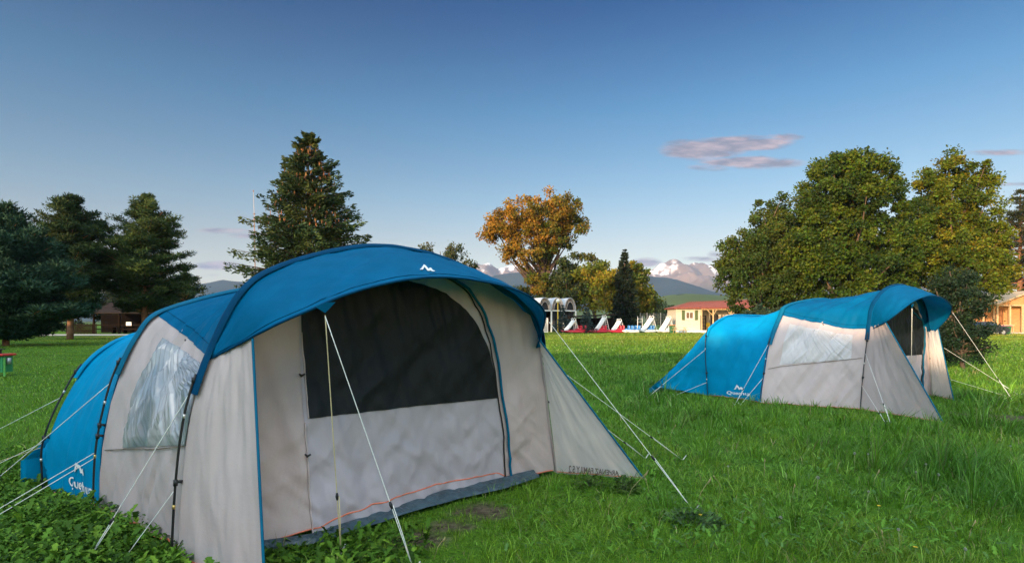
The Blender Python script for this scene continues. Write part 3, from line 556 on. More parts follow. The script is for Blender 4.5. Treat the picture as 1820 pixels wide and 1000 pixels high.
def build_tent(sp):
    T = Tent('tent', sp['label'], sp['L'], sp['R'], None); root = T.root; loc = T.loc
    A = arch(T, sp['A'], 0); B = arch(T, sp['B']+[], sp['oB']); C = arch(T, sp['C'], sp['oC']); Fr = spline(np.array([T.pix(*k) for k in sp['canopy']]), 121)
    sd0 = sp['seed']
    # key heights
    tA0 = sp['tA'] ; tB0 = sp['tB']
    AB = Loft(T, A, B, .05, sp['wr'], sd0, wsc=(5, 13)); BC = Loft(T, B, C, sp.get('sagBC', .05), sp['wr']*.45, sd0+11, wsc=(5, 13))
    eA = tnear(A, sp['zA']); eB = tnear(B, sp['zB']); eAr = tnear(A, sp['zA'], False); eBr = tnear(B, sp['zB'], False)
    e0 = lambda u: eA+(eB-eA)*u; e1 = lambda u: eAr+(eBr-eAr)*u
    AB.patch('roof', t_blue, root, t0=e0, t1=e1, n=(40, 90), off=.006)
    AB.patch('side_wall', t_grey, root, t0=0, t1=lambda u: e0(u)+.005, n=(60, 60))
    AB.patch('side_wall', t_grey, root, t0=lambda u: e1(u)-.005, t1=1, n=(30, 40))
    BC.patch('bedroom_shell', t_cyan, root, n=(40, 150))
    # tail
    tl = sp['tail']; E = spline(np.array([tl[0], tl[0]+np.array([.02, -.01, 0]), tl[1], tl[2]-np.array([.02, 0, 0]), tl[2]]), 121)
    st = lambda t: np.clip((t-.5)*sp.get('tailk', 1.7)+.5, 0, 1)
    CE = Loft(T, C, E, .02, sp['wr']*.8, sd0+23, tmap=lambda u, t: (t, st(t)), wsc=(4, 12)); CE.patch('rear_panel', t_cyan, root, n=(36, 120))
    # low rear wall below the tail's edge
    k = np.linspace(0, 1, 60); Ew = samp(E, k); Eg = Ew.copy(); Eg[:, 2] = 0; mesh('rear_skirt', loc(np.vstack([Ew, Eg])), gridF(2, 60), t_cyan, root)
    # sleeves and poles
    def outw(Cv, t, off): 
        p = samp(Cv, t); mid = np.array([Cv[:, 0].mean(), p[0, 1], .5]); o = p-mid; o[:, 1] = 0; o /= np.linalg.norm(o, axis=1)[:, None]; return p+o*off
    def sleeve(Cv, t0, t1, wdt, m_, name):
        t = np.linspace(t0, t1, 90); p = outw(Cv, t, .0); q = outw(Cv, t, .028); n_ = 9; Vs = []
        jt = (vn(t*60, t*0, sd0)-.5)*.012
        for j in range(n_):
            a = math.pi*j/(n_-1); x = math.cos(a)*wdt*.5; h = math.sin(a)
            r = p+(q-p)*(h*(1+jt*14))[:, None]*1.0 if True else p
            r = r.copy(); r[:, 1] += x+jt*.6; Vs.append(r)
        mesh(name, loc(np.array(Vs)).reshape(-1, 3), gridF(n_, 90), m_, root)
    def pole(Cv, t0, t1, off, ferr, clips, side):
        t = np.linspace(t0, t1, 30); p = outw(Cv, t, off); Wp = loc(p); po = MB().tube(Wp, .0075, 8).build('pole', t_pole, root, True)
        for (f, m_) in ferr:
            a = int(f*28); MB().tube([Wp[a]*.99999, Wp[a+1]*.6+Wp[a]*.4], .0092, 8).build('ferrule', m_, po, True)
        for f in clips:
            i = int(f*29); q = loc(outw(Cv, np.array([t[i]]), 0.0))[0]; e = Wp[i]; mb = MB(); mb.tube([q, (q+e)/2+np.array([0, 0, .004]), e+(e-q)*.3], [.012, .009, .011], 6); mb.tube([e+np.array([0, 0, -.018]), e+np.array([0, 0, .018])], .013, 8); mb.build('clip', t_black, root, True)
        return Wp
    sleeve(A, sp['slA'], 1-sp['slAr'], .10, t_sleeve, 'pole_sleeve'); sleeve(B, sp['slB'], 1-sp['slB'], .085, t_teal, 'pole_sleeve'); sleeve(C, sp['slC'], 1-sp['slC'], .06, t_cyan, 'pole_sleeve')
    pA = pole(A, 0, sp['slA']+.02, .035, sp['fA'], sp['cA'], 0); pB = pole(B, 0, sp['slB']+.02, .035, sp['fB'], sp['cB'], 0); pC = pole(C, 0, sp['slC']+.02, .035, sp['fC'], sp['cC'], 0)
    for Cv, s_ in ((A, sp['slAr']), (B, sp['slB']), (C, sp['slC'])): pole(Cv, 1, 1-s_, .035, [], [.6], 1)
    # canopy between arch A and the front edge
    c0, c1 = sp['cn']; Ac = cut(A, c0, 1-c1, 121)
    def Fcurve(): return Fr
    CN = Loft(T, Ac, Fr, -.035, .045, sd0+31, wsc=(3, 16), center=np.array([T.W/2, 0, .6]))
    CN.patch('canopy', t_blue, root, n=(24, 110), off=.008)
    hem = CN(np.ones(110), np.linspace(0, 1, 110), .008); MB().tube(hem, .008, 6).build('canopy_hem', t_sleeve, root, True)
    sm_ = CN(np.full(110, .93), np.linspace(0, 1, 110), .010); MB().tube(sm_, .0022, 4).build('canopy_seam', t_sleeve, root, True)
    q_ = np.linspace(.03, .97, 30); sm_ = AB(q_, e0(q_)+.012, .009); MB().tube(sm_, .0025, 4).build('roof_seam', t_sleeve, root, True)
    # canopy guy tab
    gp = T.pix(*sp['tab']); gw = loc(gp); e_ = loc(gp+np.array([-.06, .008, .035])); f_ = loc(gp+np.array([.06, .008, .065]))
    mesh('guy_tab', np.array([gw, f_, e_, (e_+f_)/2+np.array([0, 0, .01])]), [(0, 1, 3), (0, 3, 2)], t_blue, root, False)
    # front wall surface
    ob = np.array(sp['ob'])
    def W(s, z, off=0.0):
        s = np.asarray(s, float); z = np.asarray(z, float); o = np.interp(s, ob[:, 0], ob[:, 1])*np.clip(1-z/1.25, 0, 1)**1.4
        n1 = fbm(s*3+z*1.2, z*1.1, 3, sd0+50); n2 = fbm(s*7-z*3, z*3, 3, sd0+51); n3 = np.abs(fbm(s*2.2-z*2.6, z*.9+s*.6, 3, sd0+52)-.44)
        edge = np.clip(s*3, 0, 1)*np.clip((T.W-s)*3, 0, 1)
        o = o-.03+((n1-.44)*.035+(n2-.44)*.018-n3*.05+.0+(fbm(s*10+z*2.2, z*.7, 2, sd0+55)-.38)*.034)*edge*sp.get('ww', 1)-np.abs(fbm(s*5+z*5, z*1.6-s*.8, 3, sd0+57)-.44)*.10*edge*np.clip(1.15-z, 0, 1)+off
        return loc(np.stack([s, o, z], -1))
    def zarch(s):
        h = np.argmax(A[:, 2]); L_ = A[:h+1]; R_ = A[h:]; a = np.interp(s, L_[:, 0], L_[:, 2]); b = np.interp(-np.asarray(s), -R_[::-1, 0], R_[::-1, 2]); return np.where(np.asarray(s) < A[h, 0], a, b)
    def winv(px, py):
        s_, z_ = T.pix(px, py, 0)[[0, 2]]
        for _ in range(30):
            q = proj(W(s_, z_)); J = (proj(W(s_+.01, z_))-q)/.01; K_ = (proj(W(s_, z_+.01))-q)/.01; M_ = np.stack([J, K_], 1); dlt = np.linalg.solve(M_, np.array([px, py])-q); s_ += np.clip(dlt[0]*.6, -.2, .2); z_ += np.clip(dlt[1]*.6, -.2, .2)
        return np.array([s_, z_])
    hem_k = np.array(sp['hem']); hz = lambda s: np.interp(s, hem_k[:, 0], hem_k[:, 1])
    k, v = np.meshgrid(np.linspace(0.002, .998, 150), np.linspace(0, 1, 100), indexing='ij'); S = T.W*(.5-.5*np.cos(k*math.pi)); Z = hz(S)+(zarch(S)-hz(S)-.01)*v
    mesh('front_wall', W(S, Z).reshape(-1, 3), gridF(150, 100), t_grey, root)
    ss = np.linspace(.03, T.W-.03, 90); MB().tube(W(ss, hz(ss)+.004, .005), .0055, 5).build('hem_tape', t_orange, root, True)
    def wpatch(name, m_, Lc, Rc, off, n=(100, 110), pix=True):
        Lq = resamp(np.array([winv(*p) if pix else p for p in Lc]), n[0]); Rq = resamp(np.array([winv(*p) if pix else p for p in Rc]), n[0]); kk = np.linspace(0, 1, n[1])[None, :, None]
        Q = Lq[:, None]*(1-kk)+Rq[:, None]*kk; Z_ = np.minimum(Q[..., 1], zarch(Q[..., 0])-.02); mesh(name, W(Q[..., 0], Z_, off).reshape(-1, 3), gridF(*n), m_, root); return Lq, Rq
    dl, dr = wpatch('door', t_grey2, sp['doorL'], sp['doorR'], .006)
    wpatch('mesh_window', t_mesh, sp['meshL'], sp['meshR'], .012)
    def wline(name, m_, Q, r, off):
        Q = np.array([winv(*p) for p in Q]); Q = spline(Q, 50); Q[:, 1] = np.minimum(Q[:, 1], zarch(Q[:, 0])-.03); MB().tube(W(Q[:, 0], Q[:, 1], off), r, 7).build(name, m_, root, True)
    wline('door_piping', t_teal, sp['pipe'], sp['pr'], .02)
    wline('zip', t_black, [(a-9*sp['pw'], b) for a, b in sp['pipe']], sp['pr']*.55, .014)
    for zq in sp.get('zl', []): wline('seam', t_grey, zq, .006, .008)
    # wings
    def wing(side, low, tip, topA, topF, m_, name, bulge, wr=.04, n=(40, 60)):
        # inner curve: the arch from ground to topA; outer: tip -> topF
        ia = samp(A, np.linspace(0 if side == 0 else 1, topA, n[1])); oc = np.linspace(0, 1, n[1])[:, None]; oc = tip*(1-oc)+topF*oc; oc[:, 1] -= bulge*4*(np.linspace(0, 1, n[1])*(1-np.linspace(0, 1, n[1])))
        uu = np.linspace(0, 1, n[0])[:, None, None]; Pg = ia[None]*(1-uu)+oc[None]*uu
        u = np.linspace(0, 1, n[0])[:, None]*np.ones((1, n[1])); v_ = np.linspace(0, 1, n[1])[None]*np.ones((n[0], 1))
        Pw = loc(Pg); nn = normals(Pw); h_ = (np.abs(fbm(u*5+v_*1.2, v_*1.6, 3, sd0+60)-.44)*-2+(fbm(u*9, v_*2, 3, sd0+61)-.44)*.8)*wr*np.clip(4*u*(1-u)*1.5, 0, 1); Pw = Pw+nn*h_[..., None]
        mesh(name, Pw.reshape(-1, 3), gridF(*n), m_, root); MB().tube(Pw[-1], sp['pr']*.7, 7).build('wing_piping', t_teal, root, True)
        return Pw
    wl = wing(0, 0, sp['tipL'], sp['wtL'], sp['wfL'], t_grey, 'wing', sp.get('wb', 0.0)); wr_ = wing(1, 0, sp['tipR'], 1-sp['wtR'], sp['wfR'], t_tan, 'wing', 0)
    Wb = wr_[:, 0]; MB().tube(Wb+np.array([0, 0, .012]), .005, 5).build('hem_tape', t_orange, root, True)
    # side hems
    k = np.linspace(0, 1, 40); MB().tube(AB(k, 0*k, .006)+np.array([0, 0, .008]), .005, 5).build('hem_tape', t_orange, root, True); MB().tube(BC(k, 0*k, .006)+np.array([0, 0, .008]), .005, 5).build('hem_tape', t_orange, root, True)
    wb = wl[:, 0]; MB().tube(wb+np.array([0, 0, .01]), .005, 5).build('hem_tape', t_orange, root, True)
    # groundsheet lip
    n = (14, 90); s_ = np.linspace(.12, T.W-.25, n[1]); v_ = np.linspace(0, 1, n[0])[:, None]; wd = np.interp(s_, [0, .4, .9, 1.6, 2.3, T.W], sp['lip'])
    o_ = np.interp(s_, ob[:, 0], ob[:, 1])-.05+v_*(wd+.05); z_ = .045*(1-v_)**.6+.008+.02*(vn(s_*14, v_*3, 4)-.3)*np.sin(v_*3.1)+.012*vn(s_*5, v_*2, 8)
    mesh('groundsheet', loc(np.stack([s_*np.ones_like(v_), o_, np.maximum(z_, .006)], -1)).reshape(-1, 3), gridF(*n), t_sheet, root)
    # side window
    def ridgef(a, b):
        q = b/(1.25-a*.55)+.10*a; e = np.clip(np.minimum(a, 1-a)*12, 0, 1)*np.clip(np.minimum(b, 1-b)*12, 0, 1)
        return .004+((1-np.abs(fbm(q*17, a*.9+3, 2, 77)-.37)*5).clip(0, 1)*.017+(1-np.abs(fbm(q*34+5, a*1.6, 2, 78)-.37)*5).clip(0, 1)*.007)*e*sp['fold']
    AB.quad('side_window', sp['film'], root, sp['winL'], sp['winR'], .004, (120, 300), (0, .5), ridgef)
    # stitched window bottom
    q = np.array([AB.inv(*p) for p in sp['winB']]); q = resamp(q, 30); MB().tube(AB(q[:, 0], q[:, 1], .012), .004, 5).build('window_seam', mat('seam_dirt', (.20, .16, .12), .8, .4, 30), root, True)
    # small hook under the roof edge
    q = AB.inv(*sp['hook']); h0 = AB(np.array([q[0]]), np.array([q[1]]), .012)[0]; MB().tube([h0, h0+np.array([.012, -.01, -.03]), h0+np.array([.05, 0, -.055]), h0+np.array([.07, .0, -.05])], .005, 6).build('hook', t_black, root, True)
    # prints
    TX, TF = text_mesh('Quechua'); mapprint('brand_lettering', TX, TF, sp['txt'], BC, t_white, root)
    lg = np.array(LOGO[0]); mapprint('brand_logo', lg, [tuple(range(len(lg)))], sp['logo'], BC, t_white, root)
    if 'logo2' in sp: mapprint('brand_logo', lg, [tuple(range(len(lg)))], sp['logo2'], CN, t_white, root, .016, (0, 1))
    if 'txt2' in sp:
        TX, TF = text_mesh('ARPENAZ FAMILY 5.2', True); c = sp['txt2']
        # plane of the wing: fit ray hits onto the wing grid
        pr_ = proj(wr_)
        def hit(px, py):
            e = (pr_[..., 0]-px)**2+(pr_[..., 1]-py)**2; i = np.unravel_index(np.argmin(e), e.shape); return wr_[i]
        cc = [hit(*p) for p in c]; x = TX[:, :1]; y = TX[:, 1:]; q = cc[0]*(1-x)*(1-y)+cc[1]*x*(1-y)+cc[2]*(1-x)*y+cc[3]*x*y
        tw = -q/np.linalg.norm(q, axis=1)[:, None]; q = q+np.array([T.n[0], T.n[1], 0])*.012*0+np.array([-.5, -.8, 0])*.02; mesh('model_lettering', q, TF, t_print, root, False)
    # door toggles
    for (px, py) in sp.get('tog', []):
        q = winv(px, py); p0 = W(q[0], q[1], .015); MB().tube([p0, p0+np.array([.018, -.012, -.012]), p0+np.array([.04, -.01, .002])], [.006, .009, .006], 6).build('toggle', t_black, root, True)
    sp['done'] = dict(T=T, A=A, B=B, C=C, pA=pA, pB=pB, pC=pC, W=W, winv=winv, CN=CN)
    for (kind, a, b, kw) in sp['ropes']:
        if kind == 'pA' or kind == 'pB' or kind == 'pC':
            Wp = {'pA': pA, 'pB': pB, 'pC': pC}[kind]; q = proj(Wp); i = np.argmin(abs(q[:, 1]-a[1])); s3 = Wp[i]
        else: s3 = loc(T.pix(*a))
        e3 = G(*b) if len(b) == 2 else np.array(b, float)
        rope(T, s3, e3, **kw)
    return T
# near tent ---------------------------------------------------------
L1 = G(316, 990); R1 = G(990, 840)
T1 = Tent.__new__(Tent); T1.O = L1[:2]; v_ = R1[:2]-L1[:2]; T1.W = np.linalg.norm(v_); T1.d = v_/T1.W; T1.n = np.array([T1.d[1], -T1.d[0]])
def off_of(T, p): q = p[:2]-T.O; return q@T.d, q@T.n
fB = G(175, 905); sB, oB = off_of(T1, fB); fC = np.array([-3.82, 4.7, 0]); sC, oC = off_of(T1, fC); mid = T1.W/2
def sym(T, keys, o, tops):
    """left keys in pixels; tops local (s,z) up to the middle; then mirrored"""
    K = [('p', *T.pix(k[0], k[1], o)[[0, 2]]) for k in keys]+[('l', *t) for t in tops]; m_ = T.W/2
    return [('l', k[1], k[2]) for k in K]+[('l', 2*m_-k[1], k[2]) for k in K[::-1] if abs(k[1]-m_) > .02]
B1 = sym(T1, [(175, 905), (178, 820), (186, 760), (203, 690), (220, 645), (245, 598), (275, 561)], oB, [(.27, 1.555), (.62, 1.66), (1.05, 1.735), (mid, 1.76)])
C1 = sym(T1, [(86, 874), (84, 835), (84, 793), (98, 748), (119, 704), (148, 655), (185, 620)], oC, [(-.04, 1.285), (.5, 1.41), (mid, 1.48)])
lam = G(1145, 851)
tipR = np.array([*off_of(T1, lam), 0.0]); tl_ = G(471, 1052); tipL = np.array([*off_of(T1, tl_), 0.0])
near = dict(label='large blue and grey tunnel tent in the foreground with a dark mesh window', L=L1, R=R1, seed=3,
    A=[(316, 990), (322, 880), (332, 780), (347, 705), (372, 632), (400, 570), (430, 521), (470, 488), (550, 458), (650, 440), (720, 444), (800, 466), (880, 507), (935, 545), (958, 585), (966, 650), (978, 740), (990, 840)],
    B=B1, C=C1, oB=oB, oC=oC, tA=0, tB=0, zA=1.20, zB=1.455, wr=.14, ww=2.0,
    canopy=[(373, 640, .0), (449, 600, .34), (505, 572, .50), (560, 549, .60), (600, 531, .62), (660, 512, .62), (744, 496, .62), (828, 497, .58), (912, 515, .46), (952, 536, .36), (968, 560, .26), (962, 592, .12), (953, 618, .03)],
    cn=(.205, .205), slA=.168, slAr=.20, slB=.165, slC=.155, fA=[(.32, t_brass), (.80, t_metal)], cA=[.44, .97], fB=[(.36, t_brass), (.72, t_metal)], cB=[.5, .56, .97], fC=[(.27, t_metal), (.80, t_metal)], cC=[.42, .96],
    tab=(578, 556, .62), ob=[(0, 0), (.43, .23), (.7, .31), (1.27, .17), (1.9, .03), (2.47, .02), (T1.W, 0)],
    hem=[(0, .02), (.4, .03), (.7, .07), (1.2, .11), (1.9, .115), (2.4, .10), (2.5, .05), (2.7, .02), (T1.W, .02)],
    doorL=[(556, 960), (548, 860), (540, 743), (533, 640), (530, 545), (545, 500)], doorR=[(898, 862), (893, 791), (885, 722), (876, 652), (864, 596), (846, 549), (815, 512), (770, 490), (700, 478)],
    meshL=[(548, 743), (541, 660), (535, 590), (533, 545), (545, 508)], meshR=[(883, 707), (879, 669), (870, 629), (853, 588), (827, 550), (792, 521), (751, 505), (700, 492)],
    pipe=[(907, 861), (902, 791), (894, 722), (885, 652), (873, 596), (856, 549), (827, 510), (785, 488), (700, 474), (600, 480)], pr=.0115, pw=.9,
    zl=[[(548, 743), (541, 660), (535, 590)], [(556, 955), (548, 860), (541, 750)]],
    tipL=tipL, wtL=.215, wfL=T1.pix(449, 601, .34), tipR=tipR, wtR=.175, wfR=T1.pix(956, 600, .06), lip=[.0, .0, .02, .06, .10, .0],
    tail=[np.array([-.70, oC-.42, .22]), np.array([mid, oC-.95, .35]), np.array([T1.W+.7, oC-.42, .22])], film=t_film, fold=1.0,
    winL=[(220, 795), (232, 735), (243, 687), (275, 630), (291, 600)], winR=[(344, 792), (348, 740), (352, 690), (356, 660), (358, 645)], winB=[(190, 799), (220, 797), (280, 797), (343, 793)], hook=(332, 604),
    txt=[(125, 865), (168, 885), (123, 845), (167, 860)], logo=[(134, 836), (152, 846), (132, 816), (152, 832)], logo2=[(746, 483), (774, 485), (746, 473), (774, 478)], txt2=[(1012, 838), (1100, 845), (1012, 826), (1100, 833)],
    tog=[(531, 664), (541, 806)],
    ropes=[('x', (578, 562, .62), (735, 1012), {}), ('x', (578, 560, .62), (606, 985), dict(m=t_rope2, r=.0032)), ('pA', (0, 692), (150, 1004), {}), ('pA', (0, 868), (212, 1004), {}), ('pB', (0, 682), (-70, 905), {}), ('pB', (0, 808), (-95, 958), {}), ('pB', (0, 812), (-88, 965), {}),
           ('pC', (0, 708), (-110, 818), {}), ('pC', (0, 795), (-95, 850), dict(m=t_rope2)), ('pC', (0, 790), (-95, 868), {}), ('x', (976, 572, .20), (1233, 908), {}), ('x', (972, 640, .0), (1214, 818), {}), ('x', (985, 690, .0), (1148, 815), {})])
build_tent(near)
# far tent ----------------------------------------------------------
L2 = G(1530.5, 727); R2 = np.array([7.95, 10.75, 0])
T2 = Tent.__new__(Tent); T2.O = L2[:2]; v_ = R2[:2]-L2[:2]; T2.W = np.linalg.norm(v_); T2.d = v_/T2.W; T2.n = np.array([T2.d[1], -T2.d[0]]); mid2 = T2.W/2
sB2, oB2 = off_of(T2, G(1352, 716)); sC2, oC2 = off_of(T2, G(1259, 703))
A2 = sym(T2, [(1530.5, 727), (1535, 671), (1540, 627), (1545, 585), (1551, 546), (1564, 525), (1578, 512)], 0, [(mid2, 2.04)])
B2 = sym(T2, [(1352, 716), (1360, 658), (1369, 608), (1388, 558)], oB2, [(.05, 1.66), (.5, 1.76), (mid2, 1.84)])
C2 = sym(T2, [(1259.5, 703), (1258, 671), (1255.5, 623), (1258, 590), (1268, 577), (1284, 566), (1305, 560)], oC2, [(mid2, 1.52)])
tt = np.array([*off_of(T2, G(1163, 698)), 0.0])
far = dict(label='smaller looking blue and grey tunnel tent standing side-on further back on the right', L=L2, R=R2, seed=40, A=A2, B=B2, C=C2, oB=oB2, oC=oC2, tA=0, tB=0, zA=1.27, zB=1.54, wr=.13, sagBC=.15, ww=2.2,
    canopy=[(1547, 587, .0), (1575, 572, .42), (1602, 552, .62), (1621, 538, .70), (1637, 530, .72), (1656, 526, .72), (1675, 530, .62), (1688, 540, .45), (1691, 549, .3), (1684, 565, .14), (1660, 590, .02)],
    cn=(.235, .235), slA=.20, slAr=.22, slB=.16, slC=.17, fA=[(.62, t_metal)], cA=[.42, .9], fB=[(.70, t_metal)], cB=[.45, .95], fC=[(.28, t_metal), (.72, t_metal)], cC=[.35, .9],
    tab=(1621, 547, .70), ob=[(0, 0), (.4, .03), (1.2, .03), (T2.W, 0)], hem=[(0, .03), (T2.W, .03)],
    doorL=[(1560, 719), (1566, 650), (1572, 590), (1585, 560)], doorR=[(1634, 706), (1638, 660), (1640, 610), (1637, 575), (1628, 552), (1615, 540)],
    meshL=[(1560, 634), (1562, 595), (1574, 558), (1598, 536)], meshR=[(1638, 630), (1640, 605), (1638, 578), (1631, 552), (1618, 534)],
    pipe=[(1637, 706), (1640, 660), (1642, 610), (1639, 575), (1630, 551), (1615, 538)], pr=.014, pw=.2,
    tipL=np.array([*off_of(T2, G(1677, 751)), 0.0]), wtL=.24, wfL=T2.pix(1575, 573, .42), tipR=np.array([*off_of(T2, G(1695, 711)), 0.0]), wtR=.22, wfR=T2.pix(1667, 582, .03), lip=[.03]*6,
    tail=[np.array([tt[0], tt[1], .12]), np.array([mid2, oC2-1.2, .3]), np.array([T2.W+.6, tt[1], .12])], film=t_tulle, fold=.35, tailk=2.2,
    winL=[(1386, 648), (1392, 615), (1404, 575)], winR=[(1513, 638), (1515, 615), (1517, 595)], winB=[(1366, 655), (1386, 651), (1450, 645), (1513, 638), (1533, 636)], hook=(1462, 574),
    txt=[(1292, 701), (1333, 704), (1292, 694), (1334, 697)], logo=[(1305, 691), (1324, 693), (1304, 682), (1324, 685)],
    ropes=[('pC', (0, 623), (1150, 706), {}), ('pC', (0, 678), (1198, 703), {}), ('pB', (0, 609), (1305, 720), {}), ('pB', (0, 671), (1315, 720), {}), ('pA', (0, 630), (1583, 753), {}), ('pA', (0, 684), (1575, 753), {}),
           ('x', (1693, 555, .28), (1803, 716), {}), ('x', (1678, 618, -.05), (1813, 703), {}), ('x', (1683, 672, -.05), (1797, 706), {}), ('x', (1621, 548, .70), (1619, 722), dict(r=.005)), ('x', (1565, 640, -2.6), (1135, 715), {})])
far['ropes'] = [r for r in far['ropes'] if r[1] != (1565, 640, -2.6)]
build_tent(far)

# ------------------------------------------------------------------ grass and weeds
def inside(T, C_, x, y, grow=.0, back=None):
    s = (x-T.O[0])*T.d[0]+(y-T.O[1])*T.d[1]; o = (x-T.O[0])*T.n[0]+(y-T.O[1])*T.n[1]
    lo = np.interp(o, [back-.6, back, -1.3, 0], [.2, C_, -.32, 0]); return (o < .02+grow) & (o > back-.7) & (s > lo-grow) & (s < T.W-lo+grow)
def blades(name, label, x, y, h, w_, lean, col, seed, mat_=grs, z0=0, f=None):
    g = np.random.default_rng(seed); n = len(x); a = g.uniform(0, 2*math.pi, n); f = g.uniform(0, 2*math.pi, n) if f is None else f+g.normal(0, .6, n)
    base = np.stack([x, y, gz(x, y)-.01+z0], 1); side = np.stack([np.cos(a), np.sin(a), 0*a], 1)*(w_/2)[:, None]
    ld = np.stack([np.cos(f), np.sin(f), 0*f], 1)*(lean*h)[:, None]; wind = np.stack([.25*h*(fbm(x*.8, y*.8, 2, 5)-.3), -.15*h*vn(x*1.3, y*1.3, 6), 0*h], 1)
    up = np.stack([0*h, 0*h, h], 1); m = base+up*.55+(ld+wind)*.35; t = base+up*np.clip(1-.25*lean, .4, 1)[:, None]+(ld+wind)
    V_ = np.stack([base-side, base+side, m-side*.75, m+side*.75, t], 1).reshape(-1, 3); i = np.arange(n)[:, None]*5
    F_ = np.concatenate([i+np.array([[0, 1, 3]]), i+np.array([[0, 3, 2]]), i+np.array([[2, 3, 4]])], 1).reshape(-1, 3)
    return tag(mesh(name, V_, F_, mat_, None, True, np.repeat(col, 5, 0)), label, 'grass', kind='stuff')
def lawn():
    g = np.random.default_rng(1); n = 740000
    # sample distance with density falling off
    d = (3.0**.55+g.random(n)*(80**.55-3.0**.55))**(1/.55); px = g.uniform(-70, 1890, n); x = (px-CX)/F*d; y = d
    cs = .085*(d/3.3)**.55; cs = .07*1.5**np.round(np.log(np.maximum(cs, .07)/.07)/np.log(1.5)); ix = np.floor(x/cs); iy = np.floor(y/cs)
    cx_ = (ix+.15+.7*h2(ix, iy, 5))*cs; cy_ = (iy+.15+.7*h2(ix, iy, 6))*cs; on = (g.random(n) < .55) & (h2(ix, iy, 7) > .25)
    ox = g.normal(0, .17, n)*cs; oy = g.normal(0, .17, n)*cs; x = np.where(on, cx_+ox, x); y = np.where(on, cy_+oy, y); d = np.maximum(y, 2.9); faz = np.where(on, np.arctan2(oy, ox), g.uniform(0, 6.28, n)); chg = np.where(on, .85+.75*h2(ix, iy, 8), .75); ccl = np.where(on, h2(ix, iy, 9), .5)
    lush = np.clip((x-.5)/2.5, 0, 1)*np.clip(fbm(x*1.1, y*1.1, 3, 21)*2.6-.75, 0, 1); tuft = np.clip((vn(x*2.1, y*2.1, 33)-.45)*2.2, 0, 1)
    k = ~inside(near['done']['T'], -.62, x, y, .0, oC) & ~inside(far['done']['T'], -.3, x, y, .0, oC2) & ~((x < -30) & (y > 55))
    k &= g.random(n) > soilmask(x, y)*.80
    k &= g.random(n) < .62+.5*vn(x*5, y*5, 8)
    h = (.04+.05*vn(x*3, y*3, 9)+.03*(vn(x*9, y*9, 19) > .7)+.17*lush*(.35+tuft))*(.5+.95*g.random(n)); bx = np.floor(x/.46); by = np.floor(y/.46); bcx = (bx+.3+.4*h2(bx, by, 15))*.46; bcy = (by+.3+.4*h2(bx, by, 16))*.46; br_ = np.hypot(x-bcx, y-bcy)/.23
    act = (h2(bx, by, 17) < np.clip(.18+.75*lush+.12*(x > .3), 0, .8)) & (x > .2) & (d < 13)
    h = np.where(act, h*np.clip(1.75-1.15*br_, .45, 2), h*np.where(d < 13, .92, 1)); ang = np.arctan2(y-bcy, x-bcx); faz = np.where(act & (g.random(n) < .8), ang, faz)
    h *= chg*np.where(d > 14, .8, 1.0); h = np.where(x < -.2, h*.85, h)
    # longer grass along the tent walls
    w_ = .0038*(d/3.3)**.80*(1+.4*lush)*(.7+.6*g.random(n))
    t = np.clip(.55*g.random(n)+.45*ccl, 0, 1)[:, None]; c = np.array([.080, .190, .010])*(1-t)+np.array([.24, .40, .022])*t
    lz = lush[:, None]; c = c*(1-lz*.6)+np.array([.040, .140, .014])*lz*.6
    br = np.clip(fbm(x*.9+3, y*.9, 3, 41)*2.4-.75, 0, 1)[:, None]*np.clip((d[:, None]-12)/-9, 0, 1); c = c*(1-.5*br)+np.array([.22, .31, .03])*.5*br
    dry = (g.random(n) < .045)[:, None]; c = np.where(dry, np.array([.28, .24, .10]), c); c = c*(.55+.8*g.random(n))[:, None]
    # soft stripes and patches far away, plus sunlit yellow mixed into the farthest blades
    f = np.clip((d-12)/10, 0, 1)[:, None]; c = c*(1-f*.25*(fbm(x*.15, y*.5, 3, 50)[:, None])); fy = np.clip((d-30)/25, 0, 1)[:, None]*np.clip(fbm(x*.08+3, y*.3, 3, 71)[:, None]*2.2-.3, 0, 1); c = c*(1-fy*.8)+np.array([.30, .30, .035])*fy*.8
    lean = g.random(n)*.9+.1+.5*tuft; lean = np.where(act, .15+.85*br_*(.6+.6*g.random(n)), lean); c = np.where(act[:, None], c*np.array([.82, .98, 1.0]), c)
    hl = (g.random(n) < .10)[:, None]; c = np.where(hl, c*1.5+np.array([.04, .05, .04]), c)
    blades('grass', None, x[k], y[k], h[k], w_[k], lean[k], c[k], 3, f=faz[k])
lawn()
def leafmesh(name, pos, size, tilt_, az, pal, seed, shape, mat_=fol):
    """broad leaves: shape = outline (m,2) with x along the leaf, slightly folded"""
    g = np.random.default_rng(seed); n = len(pos); m = len(shape); S = np.array(shape)
    ca, sa = np.cos(az), np.sin(az); ct, st = np.cos(tilt_), np.sin(tilt_)
    fx = np.stack([ca*ct, sa*ct, st], 1); fy = np.stack([-sa, ca, 0*sa], 1); fz = np.cross(fx, fy)
    V_ = pos[:, None]+size[:, None, None]*(S[None, :, :1]*fx[:, None]+S[None, :, 1:]*fy[:, None]+(np.abs(S[None, :, 1:])*.35-S[None, :, :1]**2*.25)*fz[:, None])
    mid_ = S.copy(); F_ = []
    c = pos+size[:, None]*.45*fx-size[:, None]*.05*fz; V_ = np.concatenate([V_, c[:, None]], 1).reshape(-1, 3); i = np.arange(n)[:, None]*(m+1)
    F_ = np.concatenate([i+np.array([[k, (k+1) % m, m]]) for k in range(m)], 1).reshape(-1, 3)
    cc = pick(pal, n, g)*(.7+.6*g.random(n))[:, None]
    return V_, F_, np.repeat(cc, m+1, 0)
